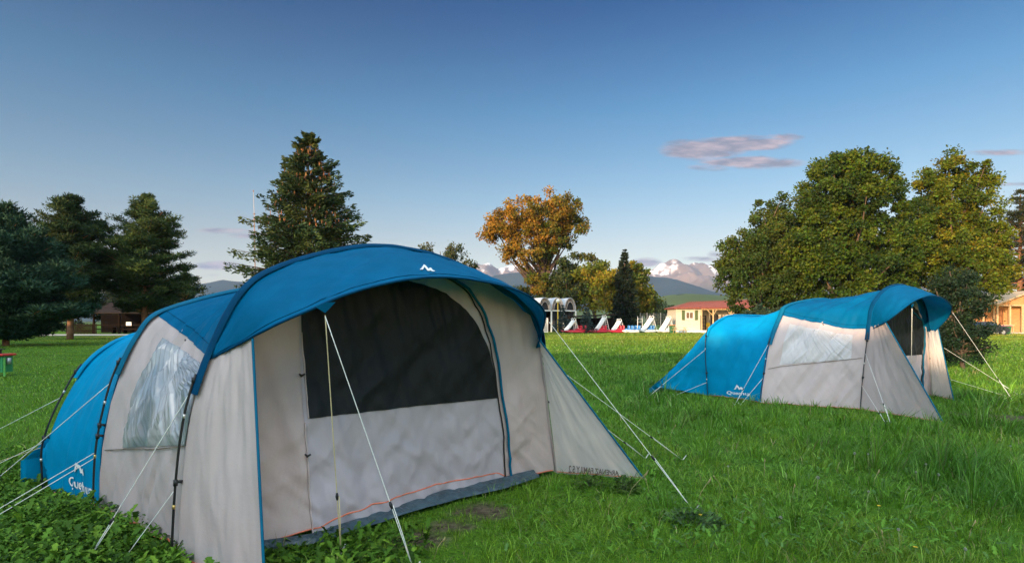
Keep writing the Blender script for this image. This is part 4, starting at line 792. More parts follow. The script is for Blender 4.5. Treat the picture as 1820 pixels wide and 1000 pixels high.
DAND = [(0, 0), (.2, .08), (.3, .2), (.42, .10), (.55, .24), (.7, .12), (.85, .2), (1, 0), (.85, -.2), (.7, -.12), (.55, -.24), (.42, -.10), (.3, -.2), (.2, -.08)]
OVAL = [(0, 0), (.25, .25), (.55, .32), (.85, .2), (1, 0), (.85, -.2), (.55, -.32), (.25, -.25)]
def weeds():
    g = np.random.default_rng(8); Vs, Fs, Cs = [], [], []; b = 0
    def put(px0, px1, py0, py1, n, sz, pal, hz_, sh):
        nonlocal b
        px = g.uniform(px0, px1, n); py = g.uniform(py0, py1, n); d = CH*F/(py-HY); x = (px-CX)/F*d; y = d; k = ~inside(near['done']['T'], -.62, x, y, .0, oC) & (vn(x*2.2, y*2.2, 61) > .18)
        x, y = x[k], y[k]; n = len(x); mound = .5+.8*vn(x*2.5, y*2.5, 62); z = gz(x, y)+g.random(n)*hz_*mound*np.clip((5.0-y)/1.3, .22, 1)
        V_, F_, c = leafmesh('w', np.stack([x, y, z], 1), sz*(.35+1.2*g.random(n)**1.5), g.uniform(-.6, 1.3, n), g.uniform(0, 6.28, n), pal, int(g.integers(1e6)), sh)
        Vs.append(V_); Fs.append(F_+b); Cs.append(c); b += len(V_)
    W1 = [(.070, .16, .016, 1), (.105, .22, .022, 1), (.17, .30, .03, .6), (.040, .095, .012, .6)]
    put(-60, 330, 800, 1110, 13000, .040, W1, .10, OVAL); put(-60, 380, 830, 1110, 5000, .075, W1, .13, DAND); put(-60, 330, 790, 1110, 14000, .022, W1, .15, OVAL)
    put(470, 760, 930, 1040, 900, .07, W1, .05, DAND); put(440, 640, 960, 1050, 700, .05, W1, .04, OVAL)
    W2 = [(.085, .20, .02, 1), (.12, .26, .03, 1), (.10, .20, .05, .6)]; put(900, 1800, 720, 1000, 3600, .05, W2, .16, DAND); put(1060, 1700, 730, 900, 2600, .03, W2, .16, OVAL)
    tag(mesh('ground_cover', np.vstack(Vs), np.vstack(Fs), fol, None, False, np.vstack(Cs)), 'dark broad-leaved clover and dandelion leaves at the left foot of the near tent', 'ground cover', kind='stuff')
weeds()
def plant(name, label, cat, p, n, sz, r, h, pal, sh, seed, group=None):
    g = np.random.default_rng(seed); root = empty(name, tuple(p), label, cat, group); a = g.uniform(0, 6.28, n); q = g.random(n)**.6*r
    pos = np.stack([np.cos(a)*q, np.sin(a)*q, .01+g.random(n)*h*(1.1-q/r)], 1); V_, F_, c = leafmesh('l', pos, sz*(.5+.9*g.random(n)), g.uniform(-.1, 1.1, n), a+g.normal(0, .7, n), pal, seed, sh)
    mesh('leaves', V_, F_, fol, root, False, c, world=False)
    mb = MB()
    for i in range(0, n, max(1, n//40)): mb.tube([(0, 0, 0), tuple(pos[i]*.6+np.array([0, 0, .01])), tuple(pos[i])], .002, 4)
    mesh('stems', np.array(mb.v), mb.f, mat('plant_stem', (.10, .14, .05), .6), root, True, world=False); return root
plant('thistle_plant', 'low grey-green leafy weed where the right guy line meets the ground', 'plant', G(1235, 930), 300, .042, .20, .07, [(.10, .17, .06, 1), (.07, .13, .045, 1)], DAND, 5)
plant('thistle_plant', 'dark weed standing against the foot of the near tent right wing', 'plant', G(1110, 870), 150, .05, .13, .10, [(.06, .12, .025, 1), (.09, .15, .025, 1)], DAND, 6)
plant('thistle_plant', 'dark weed under the lettered hem of the near tent', 'plant', G(1050, 862), 110, .035, .16, .08, [(.06, .12, .02, 1), (.09, .15, .02, 1)], OVAL, 7)
# dandelions gone to seed
def dandelions():
    g = np.random.default_rng(77); gm = mat('flower_stalk', (.20, .26, .08), .6); wm = mat('seed_head', (.50, .50, .42), .9, transl=.3); ym = mat('yellow_petals', (.75, .48, .02), .6)
    spots = [(1519, 835, 1519, 805), (1543, 838, 1543, 806), (1295, 850, 1294, 828), (1450, 885, 1454, 848), (1538, 908, 1544, 873), (1630, 858, 1628, 838), (1666, 862, 1668, 843), (1600, 985, 1597, 940), (1712, 1000, 1716, 975), (1386, 940, 1387, 919), (1795, 800, 1796, 792), (1645, 848, 1646, 824)]
    nms = ['left of the pair', 'right of the pair', 'beside the crossing guy lines', 'in the middle of the lush grass', 'taller one below the pair', 'small one right of the pair', 'rightmost of the middle row', 'tallest near the bottom edge', 'lowest one at the bottom edge', 'in the dark tufts near the leafy weed', 'at the right edge of the grass', 'close behind the middle row']
    for i, (x0, y0, x1, y1) in enumerate(spots):
        b = G(x0, y0+8); d = b[1]; t = P(x1, y1, d); r = empty('dandelion', tuple(b), 'dandelion seed head on a thin stalk, '+nms[i], 'flower', 'dandelions in the grass'); t = t-b
        MB().tube([(0, 0, 0), (t[0]*.4, 0, t[2]*.5), tuple(t)], .0025, 5).build('stalk', gm, r, True, False)
        q = g.normal(0, 1, (160, 3)); q /= np.linalg.norm(q, axis=1)[:, None]; rr = .009 if i % 3 else .012; V_ = np.stack([np.zeros_like(q)+q*.002, q*rr+np.cross(q, [0, 0, 1])*.0025, q*rr*1.02-np.cross(q, [0, 0, 1])*.0025], 1).reshape(-1, 3)+t
        mesh('seed_head', V_, np.arange(480).reshape(-1, 3), wm, r, False, world=False)
    for i, (px, py) in enumerate([(1627, 985), (1245, 925), (1562, 908)]):
        b = G(px, py+6); r = empty('dandelion', tuple(b), ['yellow dandelion flower near the bottom edge right of centre', 'yellow flower in the grey-green weed under the guy line', 'small yellow flower low in the lush grass'][i], 'flower', 'yellow flowers in the grass')
        MB().tube([(0, 0, 0), (0, 0, .06)], .002, 5).build('stalk', gm, r, True, False); V_ = []; a = np.linspace(0, 6.28, 17)[:-1]
        V_ = [(0, 0, .063)]+[(math.cos(k)*.014*(1 if j % 2 else .75), math.sin(k)*.014*(1 if j % 2 else .75), .068) for j, k in enumerate(a)]; mesh('petals', V_, [(0, 1+j, 1+(j+1) % 16) for j in range(16)], ym, r, False, world=False)
    sm = mat('dry_stalk', (.32, .27, .12), .7)
    st = [(1105, 905, 1150, 838), (1155, 880, 1147, 850), (1235, 905, 1262, 850), (1285, 870, 1268, 845), (1358, 850, 1359, 816), (1408, 888, 1412, 861), (1550, 870, 1562, 835), (1720, 960, 1733, 925), (1575, 985, 1566, 942), (770, 990, 790, 955), (1190, 778, 1200, 755)]
    wh = ['left of the leafy weed', 'behind the leafy weed', 'leaning over the leafy weed', 'short, right of the leafy weed', 'upright in the mid lawn', 'short pale one in the middle', 'beside the seed heads', 'slanting near the right edge', 'paired with the tallest seed head', 'in front of the bare soil', 'far one behind the crossing guy lines']
    for i, (x0, y0, x1, y1) in enumerate(st):
        b = G(x0, y0+6); t = P(x1, y1, b[1])-b; r = empty('dry_grass_stalk', tuple(b), 'thin dry grass stalk '+wh[i], 'grass stalk', 'dry stalks in the lawn')
        MB().tube([(0, 0, 0), (t[0]*.4, 0, t[2]*.6), tuple(t)], [.002, .002, .0015], 5).build('stalk', sm, r, True, False); MB().tube([tuple(t*.82), tuple(t*.95+np.array([.004, 0, 0])), tuple(t*1.06)], [.001, .006, .001], 5).build('spike', sm, r, True, False)
dandelions()
# ---bg---
# ------------------------------------------------------------------ things at the far side of the lawn
def pxm(d): return d/F
m_cream = mat('cream_siding', (.58, .52, .42), .7, .06, 4, .3, 12)
m_redroof = mat('red_roof_tiles', (.24, .060, .036), .7, .25, 5, .5, 20)
m_wood = mat('orange_pine_boards', (.52, .26, .10), .65, .22, 3, .5, 12, stretch=(1, 1, 8))
m_woodp = mat('pale_pine_posts', (.62, .42, .22), .6, .15, 5)
m_green = mat('green_shutter', (.085, .12, .04), .6, .1, 8)
m_glass = mat('dark_glass', (.03, .032, .035), .08, .1, 5, spec=.8)
m_curt = mat('window_curtain', (.16, .10, .06), .5, .3, 8)
m_white = mat('white_paint', (.78, .77, .74), .5, .06, 6)
m_red = mat('red_plastic', (.62, .025, .05), .35, .08, 6, coat=.3)
m_bluep = mat('blue_plastic', (.05, .22, .50), .35, .08, 6)
m_dark = mat('shade_darkened_timber', (.006, .0045, .004), .95, spec=.05, var=.3, vscale=5, bump=.4, bscale=12)  # pine shade over the shelter is put into this base colour
m_dark2 = mat('shade_darkened_brown_timber', (.014, .009, .006), .95, .3, 5, .4, 12, spec=.05)  # base colour holds the shelter's shade too; other huts share it
m_greyroof = mat('shade_darkened_roof', (.026, .020, .018), .9, .25, 5, .4, 10, spec=.05)  # roof colour darkened to stand in for the pine shade
m_vault = mat('frosted_vault', (.42, .46, .52), .35, .08, 4)
m_conc = mat('pale_gravel', (.42, .38, .32), .9, .12, 4, .5, 12)
m_yel = mat('yellow_paint', (.65, .45, .03), .45, .08, 6)
m_globe = mat('globe_glass', (.80, .78, .70), .25, .04, 6)
m_steel = mat('galvanised_steel', (.42, .43, .45), .4, .1, 8, metal=.6)
m_binl = mat('bin_lid', (.52, .20, .26), .5, .1, 6)
m_bino = mat('orange_lid', (.55, .16, .03), .5, .1, 6)
m_bing = mat('bin_green', (.03, .13, .05), .5, .1, 6)
m_car = mat('dark_blue_car_paint', (.012, .018, .035), .25, .08, 6, coat=.8)
m_tyre = mat('tyre_rubber', (.02, .02, .02), .8, .2, 20)
m_gbox = mat('green_painted_wood', (.03, .24, .09), .6, .15, 9, .4, 20)
m_rbox = mat('red_painted_wood', (.50, .03, .02), .5, .15, 9)
def E(name, label, cat, px, d, group=None, dz=0.0): return empty(name, ((px-CX)/F*d, d, dz), label, cat, group)
def bld(mb, name, m_, par, smooth=False): return mb.build(name, m_, par, smooth, False)
def wallholes(x0, x1, z0, z1, holes, y, th=.12):
    """wall in the x-z plane with rectangular openings, built from butted boxes"""
    mb = MB(); xs = sorted({x0, x1, *[h[0] for h in holes], *[h[1] for h in holes]})
    for a, b in zip(xs[:-1], xs[1:]):
        hs = sorted([(h[2], h[3]) for h in holes if h[0] <= a+1e-6 and h[1] >= b-1e-6]); z = z0
        for (h0, h1) in hs+[(z1, z1)]:
            if h0-z > .01: mb.box(((a+b)/2, y, (z+h0)/2), (b-a, th, h0-z))
            z = h1
    return mb
# gravel path under the left trees
pp = np.array([P(-400, 600, 1)]); xs = np.linspace(-75, -38, 40)
pth = mesh('path', np.vstack([np.stack([xs, 57+.03*(xs+60)**2*.1+0*xs, .03+0*xs], 1), np.stack([xs, 64+.003*(xs+60)**2, .03+0*xs], 1)]), gridF(2, 40), m_conc); tag(pth, kind='structure')
# cream mobile home
def mobile_home():
    d = 74; s = pxm(d); r = E('mobile_home', 'cream mobile home with a red roof, green shutters and a covered wooden porch', 'mobile home', 1201, d); X = lambda px: (px-1201)*s
    z = lambda py: CH+(HY-py)*s
    wz = z(547); w1 = X(1245); hx0, hx1, hz0, hz1 = X(1218.5), X(1232.5), z(566.5), z(554)
    bld(wallholes(0, w1, .35, wz, [(hx0, hx1, hz0, hz1)], 0), 'wall', m_cream, r)
    mb = MB(); mb.box((.06, 2.0, (wz+.35)/2), (.12, 3.86, wz-.35)); mb.box((w1-.06, 2.0, (wz+.35)/2), (.12, 3.86, wz-.35)); bld(mb, 'wall', m_cream, r)
    ln = X(1345); mb = MB(); mb.box((w1+(ln-w1)/2, 2.6, (wz+.35)/2), (ln-w1, .12, wz-.35)); bld(mb, 'back_wall', m_cream, r)
    bld(MB().box((ln/2, 1.6, .17), (ln+.5, 4.6, .33)), 'plinth', m_white, r)
    # roof: hipped towards the left
    zr = z(535.5); o = .35
    V_ = [(-o, -.5, wz), (ln+o, -.5, wz+.05), (ln+o, 4.4, wz+.05), (-o, 4.4, wz), (2.4, 2.0, zr), (ln+o, 2.0, zr+.3), (-o, -.5, wz-.12), (ln+o, -.5, wz-.08), (ln+o, 4.4, wz-.08), (-o, 4.4, wz-.12)]
    rf = mesh('roof', V_, [(0, 1, 5, 4), (1, 2, 5), (2, 3, 4, 5), (3, 0, 4), (6, 7, 1, 0), (7, 8, 2, 1), (8, 9, 3, 2), (9, 6, 0, 3), (9, 8, 7, 6)], m_redroof, r, False, world=False)
    mb = MB()
    for i in range(44):
        f = i/43; x = -o+.1+f*(ln+2*o-.2); t = max(0, min(1, (x+o)/(2.4+o))); mb.tube([(x, -.5, wz+.03), (x, -.5+2.5*t, wz+.03+(zr+.05-wz+.3*max(0, (x-2.4)/(ln-2.4)))*t)], .03, 4)
    bld(mb, 'tile_ribs', m_redroof, rf)
    fr = MB(); cx, cz, hw, hh = (hx0+hx1)/2, (hz0+hz1)/2, (hx1-hx0)/2, (hz1-hz0)/2
    for (a, b, c, e) in ((cx, hz1-.04, 2*hw, .08), (cx, hz0+.04, 2*hw, .08), (hx0+.04, cz, .08, 2*hh-.16), (hx1-.04, cz, .08, 2*hh-.16), (cx, cz, .05, 2*hh-.16)): fr.box((a, -.05, b), (c, .08, e))
    wn = bld(fr, 'window', m_white, r); bld(MB().box((cx, .0, cz), (2*hw-.1, .02, 2*hh-.1)), 'pane', m_curt, wn)
    for (a, b) in ((1211.5, 1216.8), (1234.8, 1240)): bld(MB().box(((X(a)+X(b))/2, -.09, (z(551)+z(568.5))/2), (X(b)-X(a), .05, z(551)-z(568.5)), bev=.01), 'shutter', m_green, r)
    for px in (1246, 1266.5, 1298, 1322, 1344):
        bld(MB().box((X(px), -.2, (wz+.3)/2), (.14, .14, wz-.3)), 'porch_post', m_woodp, r)
        if px > 1250: bld(MB().tube([(X(px), -.2, wz-1.0), (X(px)+(-.8 if px == 1266.5 else .8), -.2, wz-.2)], .05, 4).tube([(X(px), -.2, wz-1.0), (X(px)-(-.8 if px == 1266.5 else .8)*.6, -.2, wz-.2)], .05, 4), 'brace', m_woodp, r)
    bld(MB().box(((w1+ln)/2+.1, -.2, wz-.17), (ln-w1, .12, .16)), 'porch_beam', m_woodp, r)
    rl = MB()
    for px in np.arange(1270, 1344, 3.2): rl.box((X(px), -.2, .75), (.05, .05, .8))
    rl.box(((X(1268)+X(1344))/2, -.2, 1.17), (X(1344)-X(1268), .08, .06)); bld(rl, 'railing', m_woodp, r)
    bld(MB().box((X(1282), 2.5, 1.4), (1.0, .08, 2.0)), 'door', m_glass, r); bld(MB().box((X(1312), 2.5, 1.7), (1.4, .06, 1.1)), 'window', m_curt, r)
    sh = MB()
    for k in range(5): sh.box((X(1249.5), -.05, .5+.42*k), (.65, .35, .05))
    sh.box((X(1249.5)-.33, -.05, 1.3), (.05, .35, 1.9)); sh.box((X(1249.5)+.33, -.05, 1.3), (.05, .35, 1.9)); bld(sh, 'shelf', m_dark2, r)
mobile_home()
def chair(px, d, lab):
    r = E('garden_chair', lab, 'chair', px, d, 'yellow chairs on the porch', .34); bld(MB().box((0, 0, .42), (.46, .44, .05), bev=.02), 'seat', m_yel, r); bld(MB().box((0, .22, .72), (.46, .05, .5), bev=.02), 'backrest', m_yel, r)
    for sx in (-.2, .2):
        for sy in (-.18, .18): bld(MB().tube([(sx, sy, 0), (sx, sy, .42)], .02, 5), 'leg', m_yel, r)
chair(1259, 74.4, 'yellow chair on the porch, next to the dark shelf'); chair(1273, 74.6, 'yellow chair on the porch, right of the first post')
def ptable(px, d, lab):
    r = E('picnic_table', lab, 'table', px, d); bld(MB().box((0, 0, .74), (1.7, .75, .05)), 'table_top', m_woodp, r)
    for y in (-.62, .62): bld(MB().box((0, y, .45), (1.7, .25, .04)), 'bench', m_woodp, r)
    for x in (-.6, .6): bld(MB().tube([(x-.0, -.7, 0), (x, -.15, .72)], .04, 4).tube([(x, .7, 0), (x, .15, .72)], .04, 4), 'leg', m_woodp, r)
ptable(1208, 69.5, 'light wooden picnic table in front of the cream mobile home')
def bin_(px, d, lab, lid, w_=.62, h=.95):
    r = E('waste_bin', lab, 'bin', px, d); V_ = []
    for (z, k) in ((.06, .8), (h, 1.0)):
        for (i, j) in ((-1, -1), (1, -1), (1, 1), (-1, 1)): V_.append((i*w_/2*k, j*w_/2*k, z))
    mesh('body', V_, [(3, 2, 1, 0), (4, 5, 6, 7), (0, 1, 5, 4), (1, 2, 6, 5), (2, 3, 7, 6), (3, 0, 4, 7)], m_bing, r, False, world=False)
    bld(MB().box((0, -.02, h+.05), (w_*1.1, w_*1.1, .1), bev=.04), 'lid', lid, r)
    for x in (-.22, .22): bld(MB().tube([(x-.03, w_*.4, .09), (x+.03, w_*.4, .09)], .09, 10), 'wheel', m_tyre, r)
bin_(1194.5, 70.5, 'green bin with an orange top beside the picnic table', m_bino)
bin_(1786, 62, 'green bin with a pink lid in front of the wooden cabin', m_binl, .8, .95)
# pedal boats
def pedal(px, d, lab, w_px, hullm, slide=None, seat=None, group='pedal boats pulled up on the grass', hz_=.5, rot=0):
    s = pxm(d); L_ = w_px*s; r = E('pedal_boat', lab, 'pedal boat', px, d, group); r.rotation_euler[2] = R(22)
    for y in (-.55, .55):
        n = 14; V_ = []
        for i in range(n):
            f = i/(n-1); x = (f-.5)*L_; k = math.sin(min(1, f*3.2)*math.pi/2)**.6*math.sin(min(1, (1-f)*5)*math.pi/2)**.5; zb = .04+.26*(1-min(1, f*3.5))**1.6
            for a in np.linspace(0, 2*math.pi, 9)[:-1]: V_.append((x, y+math.cos(a)*.30*k, max(zb, zb+(.36-zb)*(.5+.5*math.sin(a)))))
        F_ = [(i*8+j, i*8+(j+1) % 8, (i+1)*8+(j+1) % 8, (i+1)*8+j) for i in range(n-1) for j in range(8)]; mesh('hull', V_, F_, hullm, r, True, world=False)
    bld(MB().box((.1, 0, .38), (L_*.72, 1.5, .07), bev=.03), 'deck', hullm if slide is None or slide[3] else m_white, r)
    for x in (-.15*L_ if slide is None else .28*L_, .40*L_ if slide is None else .12*L_):
        for y in (-.38, .38): bld(MB().box((x, y, .5), (.5, .5, .18), bev=.06).box((x+.26, y, .72), (.12, .5, .5), bev=.05), 'seat', seat or hullm, r)
    if slide:
        x0, x1, h, _ = slide; x0 = (x0-px)*s; x1 = (x1-px)*s; n = 16; V_ = []
        for i in range(n):
            f = i/(n-1); x = x0+(x1-x0)*f; z = .42+(h-.42)*(f**1.0) if f > .12 else .42+(h-.42)*f*.6; z = .40+(h-.40)*(f**1.25*.9+.1*f)
            for (y, dz) in ((-.48, .17), (-.45, .17), (-.40, 0), (.40, 0), (.45, .17), (.48, .17), (.48, -.05), (-.48, -.05)): V_.append((x, y, z+dz))
        F_ = [(i*8+j, i*8+(j+1) % 8, (i+1)*8+(j+1) % 8, (i+1)*8+j) for i in range(n-1) for j in range(8)]; mesh('slide', V_, F_, m_white, r, True, world=False)
        lad = MB(); xl = x1+.5
        for y in (-.27, .27): lad.tube([(xl, y, .4), (x1+.06, y, h+.10), (x1-.06, y, h+.28), (x1-.30, y, h+.12)], .035, 5)
        for k in range(6): f = (k+.5)/6; lad.box((xl+(x1+.06-xl)*f, 0, .4+(h-.3)*f), (.16, .5, .045))
        bld(lad, 'ladder', m_white, r)
        bld(MB().tube([(x1+.05, -.2, h), (x1-.0, -.2, .4)], .035, 5).tube([(x1+.05, .2, h), (x1-.0, .2, .4)], .035, 5), 'support', m_white, r)
    return r
pedal(1022, 71, 'red pedal boat with a white slide, leftmost beside the small blue spruces', 49, m_red, (1004, 1020, 1.62, True))
pedal(1060, 72, 'red pedal boat with the tallest white slide, second from the left', 42, m_red, (1060, 1077, 2.0, True))
pedal(1092, 72, 'red pedal boat with a short white slide, last red one towards the right', 40, m_red, (1090, 1103, 1.55, True))
pedal(1121, 71, 'low blue and white pedal boat without a slide', 26, m_white, None, m_bluep)
pedal(1147, 73, 'white pedal boat with a slide, next to the steel ladder frame', 34, m_white, (1142, 1161, 1.95, False), m_bluep)
pedal(1180, 73, 'white pedal boat with a slide, last one before the green bin', 32, m_white, (1175, 1191, 1.9, False), m_white)
r = E('ladder_frame', 'steel ladder frame standing between the white pedal boats', 'ladder', 1137.5, 74)
for x in (-.28, .28): bld(MB().tube([(x*1.25, 0, 0), (x, 0, 1.9), (x*1.1, .1, 2.15)], .035, 6), 'rail', m_steel, r)
for k in range(3): bld(MB().tube([(-.3, 0, .9+.45*k), (.3, 0, .9+.45*k)], .025, 5), 'rung', m_steel, r)
# arched pavilion
def pavilion():
    d = 78; s = pxm(d); X = lambda px: (px-985)*s; z = lambda py: CH+(HY-py)*s; r = E('arched_pavilion', 'low pavilion with three rounded translucent vaults behind the lamp post', 'pavilion', 985, d); r.rotation_euler[2] = R(24)
    zb = z(552)
    for i, (c, w_) in enumerate(((965, 25), (990.5, 25), (1016, 24))):
        R_ = w_/2*s*.98; H_ = z(528.5)-zb; n = 22; a = np.linspace(0, math.pi, n); c_ = X(c); V_ = []
        for (y, k) in ((-.2, 1.0), (5.5, 1.0), (5.5, .93), (-.2, .93)): V_ += [(c_+math.cos(t)*R_*k, y, zb+math.sin(t)*H_*k) for t in a]
        F_ = [(j*n+i_, j*n+i_+1, ((j+1) % 4)*n+i_+1, ((j+1) % 4)*n+i_) for j in range(4) for i_ in range(n-1)]; v = mesh('vault', V_, F_, m_vault, r, True, world=False)
        # front arch rings and tympanum
        mb = MB(); mb.tube([(c_+math.cos(t)*R_*.97, -.26, zb+math.sin(t)*H_*.97) for t in a], .05, 6); mb.tube([(c_+math.cos(t)*R_*.62, -.22, zb+.1+math.sin(t)*H_*.62) for t in a], .04, 6); bld(mb, 'arch_frame', mat('grey_frame', (.38, .34, .31), .5), v, True)
        for t in np.linspace(.3, math.pi-.3, 7): bld(MB().tube([(c_+math.cos(t)*R_*.62, -.22, zb+.1+math.sin(t)*H_*.62), (c_+math.cos(t)*R_*.95, -.22, zb+math.sin(t)*H_*.95)], .02, 4), 'spoke', mat('grey_frame', (.38, .34, .31), .5), v)
        gl = [(c_, -.1, zb)]+[(c_+math.cos(t)*R_*.62, -.1, zb+.1+math.sin(t)*H_*.62) for t in a]; mesh('arch_window', gl+[(p[0], -.02, p[2]) for p in gl], [(0, j, j+1) for j in range(1, n)]+[(n+1, n+2+j, n+1+j) for j in range(n-1)], m_glass, v, False, world=False)
        tm = [(c_+math.cos(t)*R_*.93, .05, zb+math.sin(t)*H_*.93) for t in a]; mesh('gable_panel', tm+[(c_, .05, zb)], [(n, j, j+1) for j in range(n-1)], mat('gable_timber', (.26, .21, .18), .7, .2, 6), v, False, world=False)
    for px in (953, 978, 1003, 1027.5): bld(MB().box((X(px), -.2, zb/2), (.16, .16, zb)), 'post', m_white, r)
    bld(MB().box((X(990), -.1, zb+.02), (75*s, .2, .14)), 'beam', m_white, r)
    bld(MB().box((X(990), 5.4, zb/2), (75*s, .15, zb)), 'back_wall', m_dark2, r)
    for (a, b) in ((980, 1002), (1005, 1026)):
        bld(MB().box(((X(a)+X(b))/2, .1, .5), (X(b)-X(a), .1, 1.0)), 'parapet', m_dark2, r); bld(MB().box(((X(a)+X(b))/2, .1, 1.0+(zb-1.05)/2), (X(b)-X(a)-.1, .03, zb-1.15)), 'glazing', m_glass, r)
        for q in (.33, .66): bld(MB().box((X(a)+(X(b)-X(a))*q, .04, 1.0+(zb-1.05)/2), (.07, .07, zb-1.15)), 'mullion', m_dark2, r)
pavilion()
def gate(px0, px1, d, top):
    s = pxm(d); w_ = (px1-px0)*s; h = CH+(HY-top)*s; r = E('metal_gate', 'white upright barred panel in front of the arched pavilion', 'gate', (px0+px1)/2, d)
    bld(MB().box((-w_/2, 0, h/2), (.08, .08, h)).box((w_/2, 0, h/2), (.08, .08, h)).box((0, 0, h-.04), (w_-.08, .06, .08)).box((0, 0, .12), (w_-.08, .06, .08)), 'gate_frame', m_white, r)
    mb = MB()
    for k in range(1, 11): mb.box((-w_/2+w_*k/11, 0, h/2), (.045, .04, h-.28))
    bld(mb, 'bars', m_white, r)
gate(958, 973.5, 73, 565)
def lamp():
    d = 72; s = pxm(d); h = CH+(HY-536)*s; r = E('street_lamp', 'yellow lamp post with a pale round globe by the arched pavilion', 'street lamp', 991.5, d)
    bld(MB().tube([(0, 0, 0), (0, 0, .5), (0, 0, .52), (0, 0, h-.2)], [.11, .11, .06, .055], 10), 'post', m_yel, r, True); bld(MB().tube([(0, 0, h-.22), (0, 0, h-.08)], [.1, .14], 10), 'collar', m_yel, r, True)
    V_ = []; n = 10
    for i in range(n+1):
        for a in np.linspace(0, 2*math.pi, 15)[:-1]: V_.append((.27*math.sin(math.pi*i/n)*math.cos(a), .27*math.sin(math.pi*i/n)*math.sin(a), h+.12-.27*math.cos(math.pi*i/n)))
    mesh('globe', V_, [(i*14+j, i*14+(j+1) % 14, (i+1)*14+(j+1) % 14, (i+1)*14+j) for i in range(n) for j in range(14)], m_globe, r, True, world=False)
lamp()
def lowshed():
    d = 76; s = pxm(d); X = lambda px: (px-1047)*s; z = lambda py: CH+(HY-py)*s; r = E('low_shed', 'low brown open shed with a flat roof behind the red pedal boats', 'shed', 1047, d)
    zt = z(563); bld(MB().prism([(X(1006), zt-.1), (X(1092), z(559.5)-.05), (X(1092), z(559.5)+.12), (X(1006), zt+.1)], 1, -.7, 4), 'roof', m_greyroof, r)
    bld(MB().box((X(1047), 3.5, zt/2-.06), (X(1088)-X(1010), .12, zt-.14)), 'back_wall', m_dark2, r); bld(MB().box((X(1066)+.9, .3, zt/2-.05), (X(1088)-X(1060), .12, zt-.16)), 'front_wall', m_dark2, r)
    for px in (1009, 1035, 1059, 1089): bld(MB().box((X(px), -.3, zt/2-.06), (.14, .14, zt-.14)), 'post', m_dark2, r)
lowshed()
# wire fence behind the boats
def wire():
    r = E('wire_fence', 'thin wire mesh fence running behind the pedal boats', 'fence', 1150, 80); s = pxm(80)
    for px in range(1090, 1205, 12): bld(MB().tube([((px-1150)*s, 0, 0), ((px-1150)*s, 0, 2.7)], .04, 5), 'post', m_steel, r)
    mb = MB(); x0, x1 = (1090-1150)*s, (1198-1150)*s
    for k in range(12): mb.tube([(x0, 0, .15+.22*k), (x1, 0, .15+.22*k)], .008, 3)
    for x in np.arange(x0, x1, .22): mb.tube([(x, 0, .1), (x, 0, 2.6)], .008, 3)
    bld(mb, 'wire_panel', m_steel, r)
wire()
# wooden cabins at the right edge
def cabin(px0, px1, apx, apy, eav, d, lab, doors):
    s = pxm(d); c = (px0+px1)/2; X = lambda px: (px-c)*s; z = lambda py: CH+(HY-py)*s; r = E('wooden_cabin', lab, 'cabin', c, d, 'wooden cabins at the right edge'); ze = z(eav); za = z(apy); w_ = X(px1)
    y0 = 0; bld(wallholes(-w_, w_, .2, ze-.1, [(X(a), X(b), .2, z(t)) for a, b, t in doors], 1.6), 'front_wall', m_wood, r)
    bld(MB().prism([(-w_, ze-.1), (w_, ze-.1), (X(apx), za-.25)], 1, .05, .2), 'gable', m_wood, r)
    bld(MB().box((-w_+.08, 4.2, ze/2), (.14, 5.0, ze-.2)).box((w_-.08, 4.2, ze/2), (.14, 5.0, ze-.2)), 'side_wall', m_wood, r)
    for sg, name in ((-1, 'roof'), (1, 'roof')):
        e = sg*(w_+.35); ax_ = X(apx); mb = MB(); mb.prism([(ax_, za), (e, ze-.12), (e, ze+.06), (ax_, za+.18)], 1, -.5, 7); bld(mb, name, m_woodp if False else mat('pale_roof_boards', (.50, .36, .22), .7, .15, 4), r)
    for a in np.linspace(-w_+.12, w_-.12, 5): bld(MB().box((a, .12, ze/2), (.17, .17, ze-.2)), 'post', m_woodp, r)
    bld(MB().box((0, .12, ze-.16), (2*w_, .13, .15)), 'beam', m_woodp, r); bld(MB().box((0, .9, .1), (2*w_+.2, 1.8, .2)), 'deck', m_conc, r)
    rl = MB(); 
    for a, b in ((-w_+.3, -.3*w_),): 
        rl.box(((a+b)/2, .12, 1.05), (b-a, .08, .08))
        for x in np.arange(a+.15, b-.1, .22): rl.box((x, .12, .6), (.05, .05, .8))
    bld(rl, 'railing', m_woodp, r)
    for a, b, t in doors: bld(MB().box(((X(a)+X(b))/2, 1.75, (.2+z(t))/2), (X(b)-X(a), .06, z(t)-.2)), 'door', mat('cabin_door', (.30, .13, .05), .6, .2, 4, stretch=(6, 1, 1)), r)
cabin(1692, 1769, 1727, 521, 537, 67, 'orange timber cabin behind the dark bush, left of the two', [(1702, 1716, 550), (1735, 1746, 550)])
cabin(1772, 1866, 1828, 519, 540, 66, 'orange timber cabin cut off by the right edge of the photo', [(1788, 1804, 548), (1840, 1855, 548)])
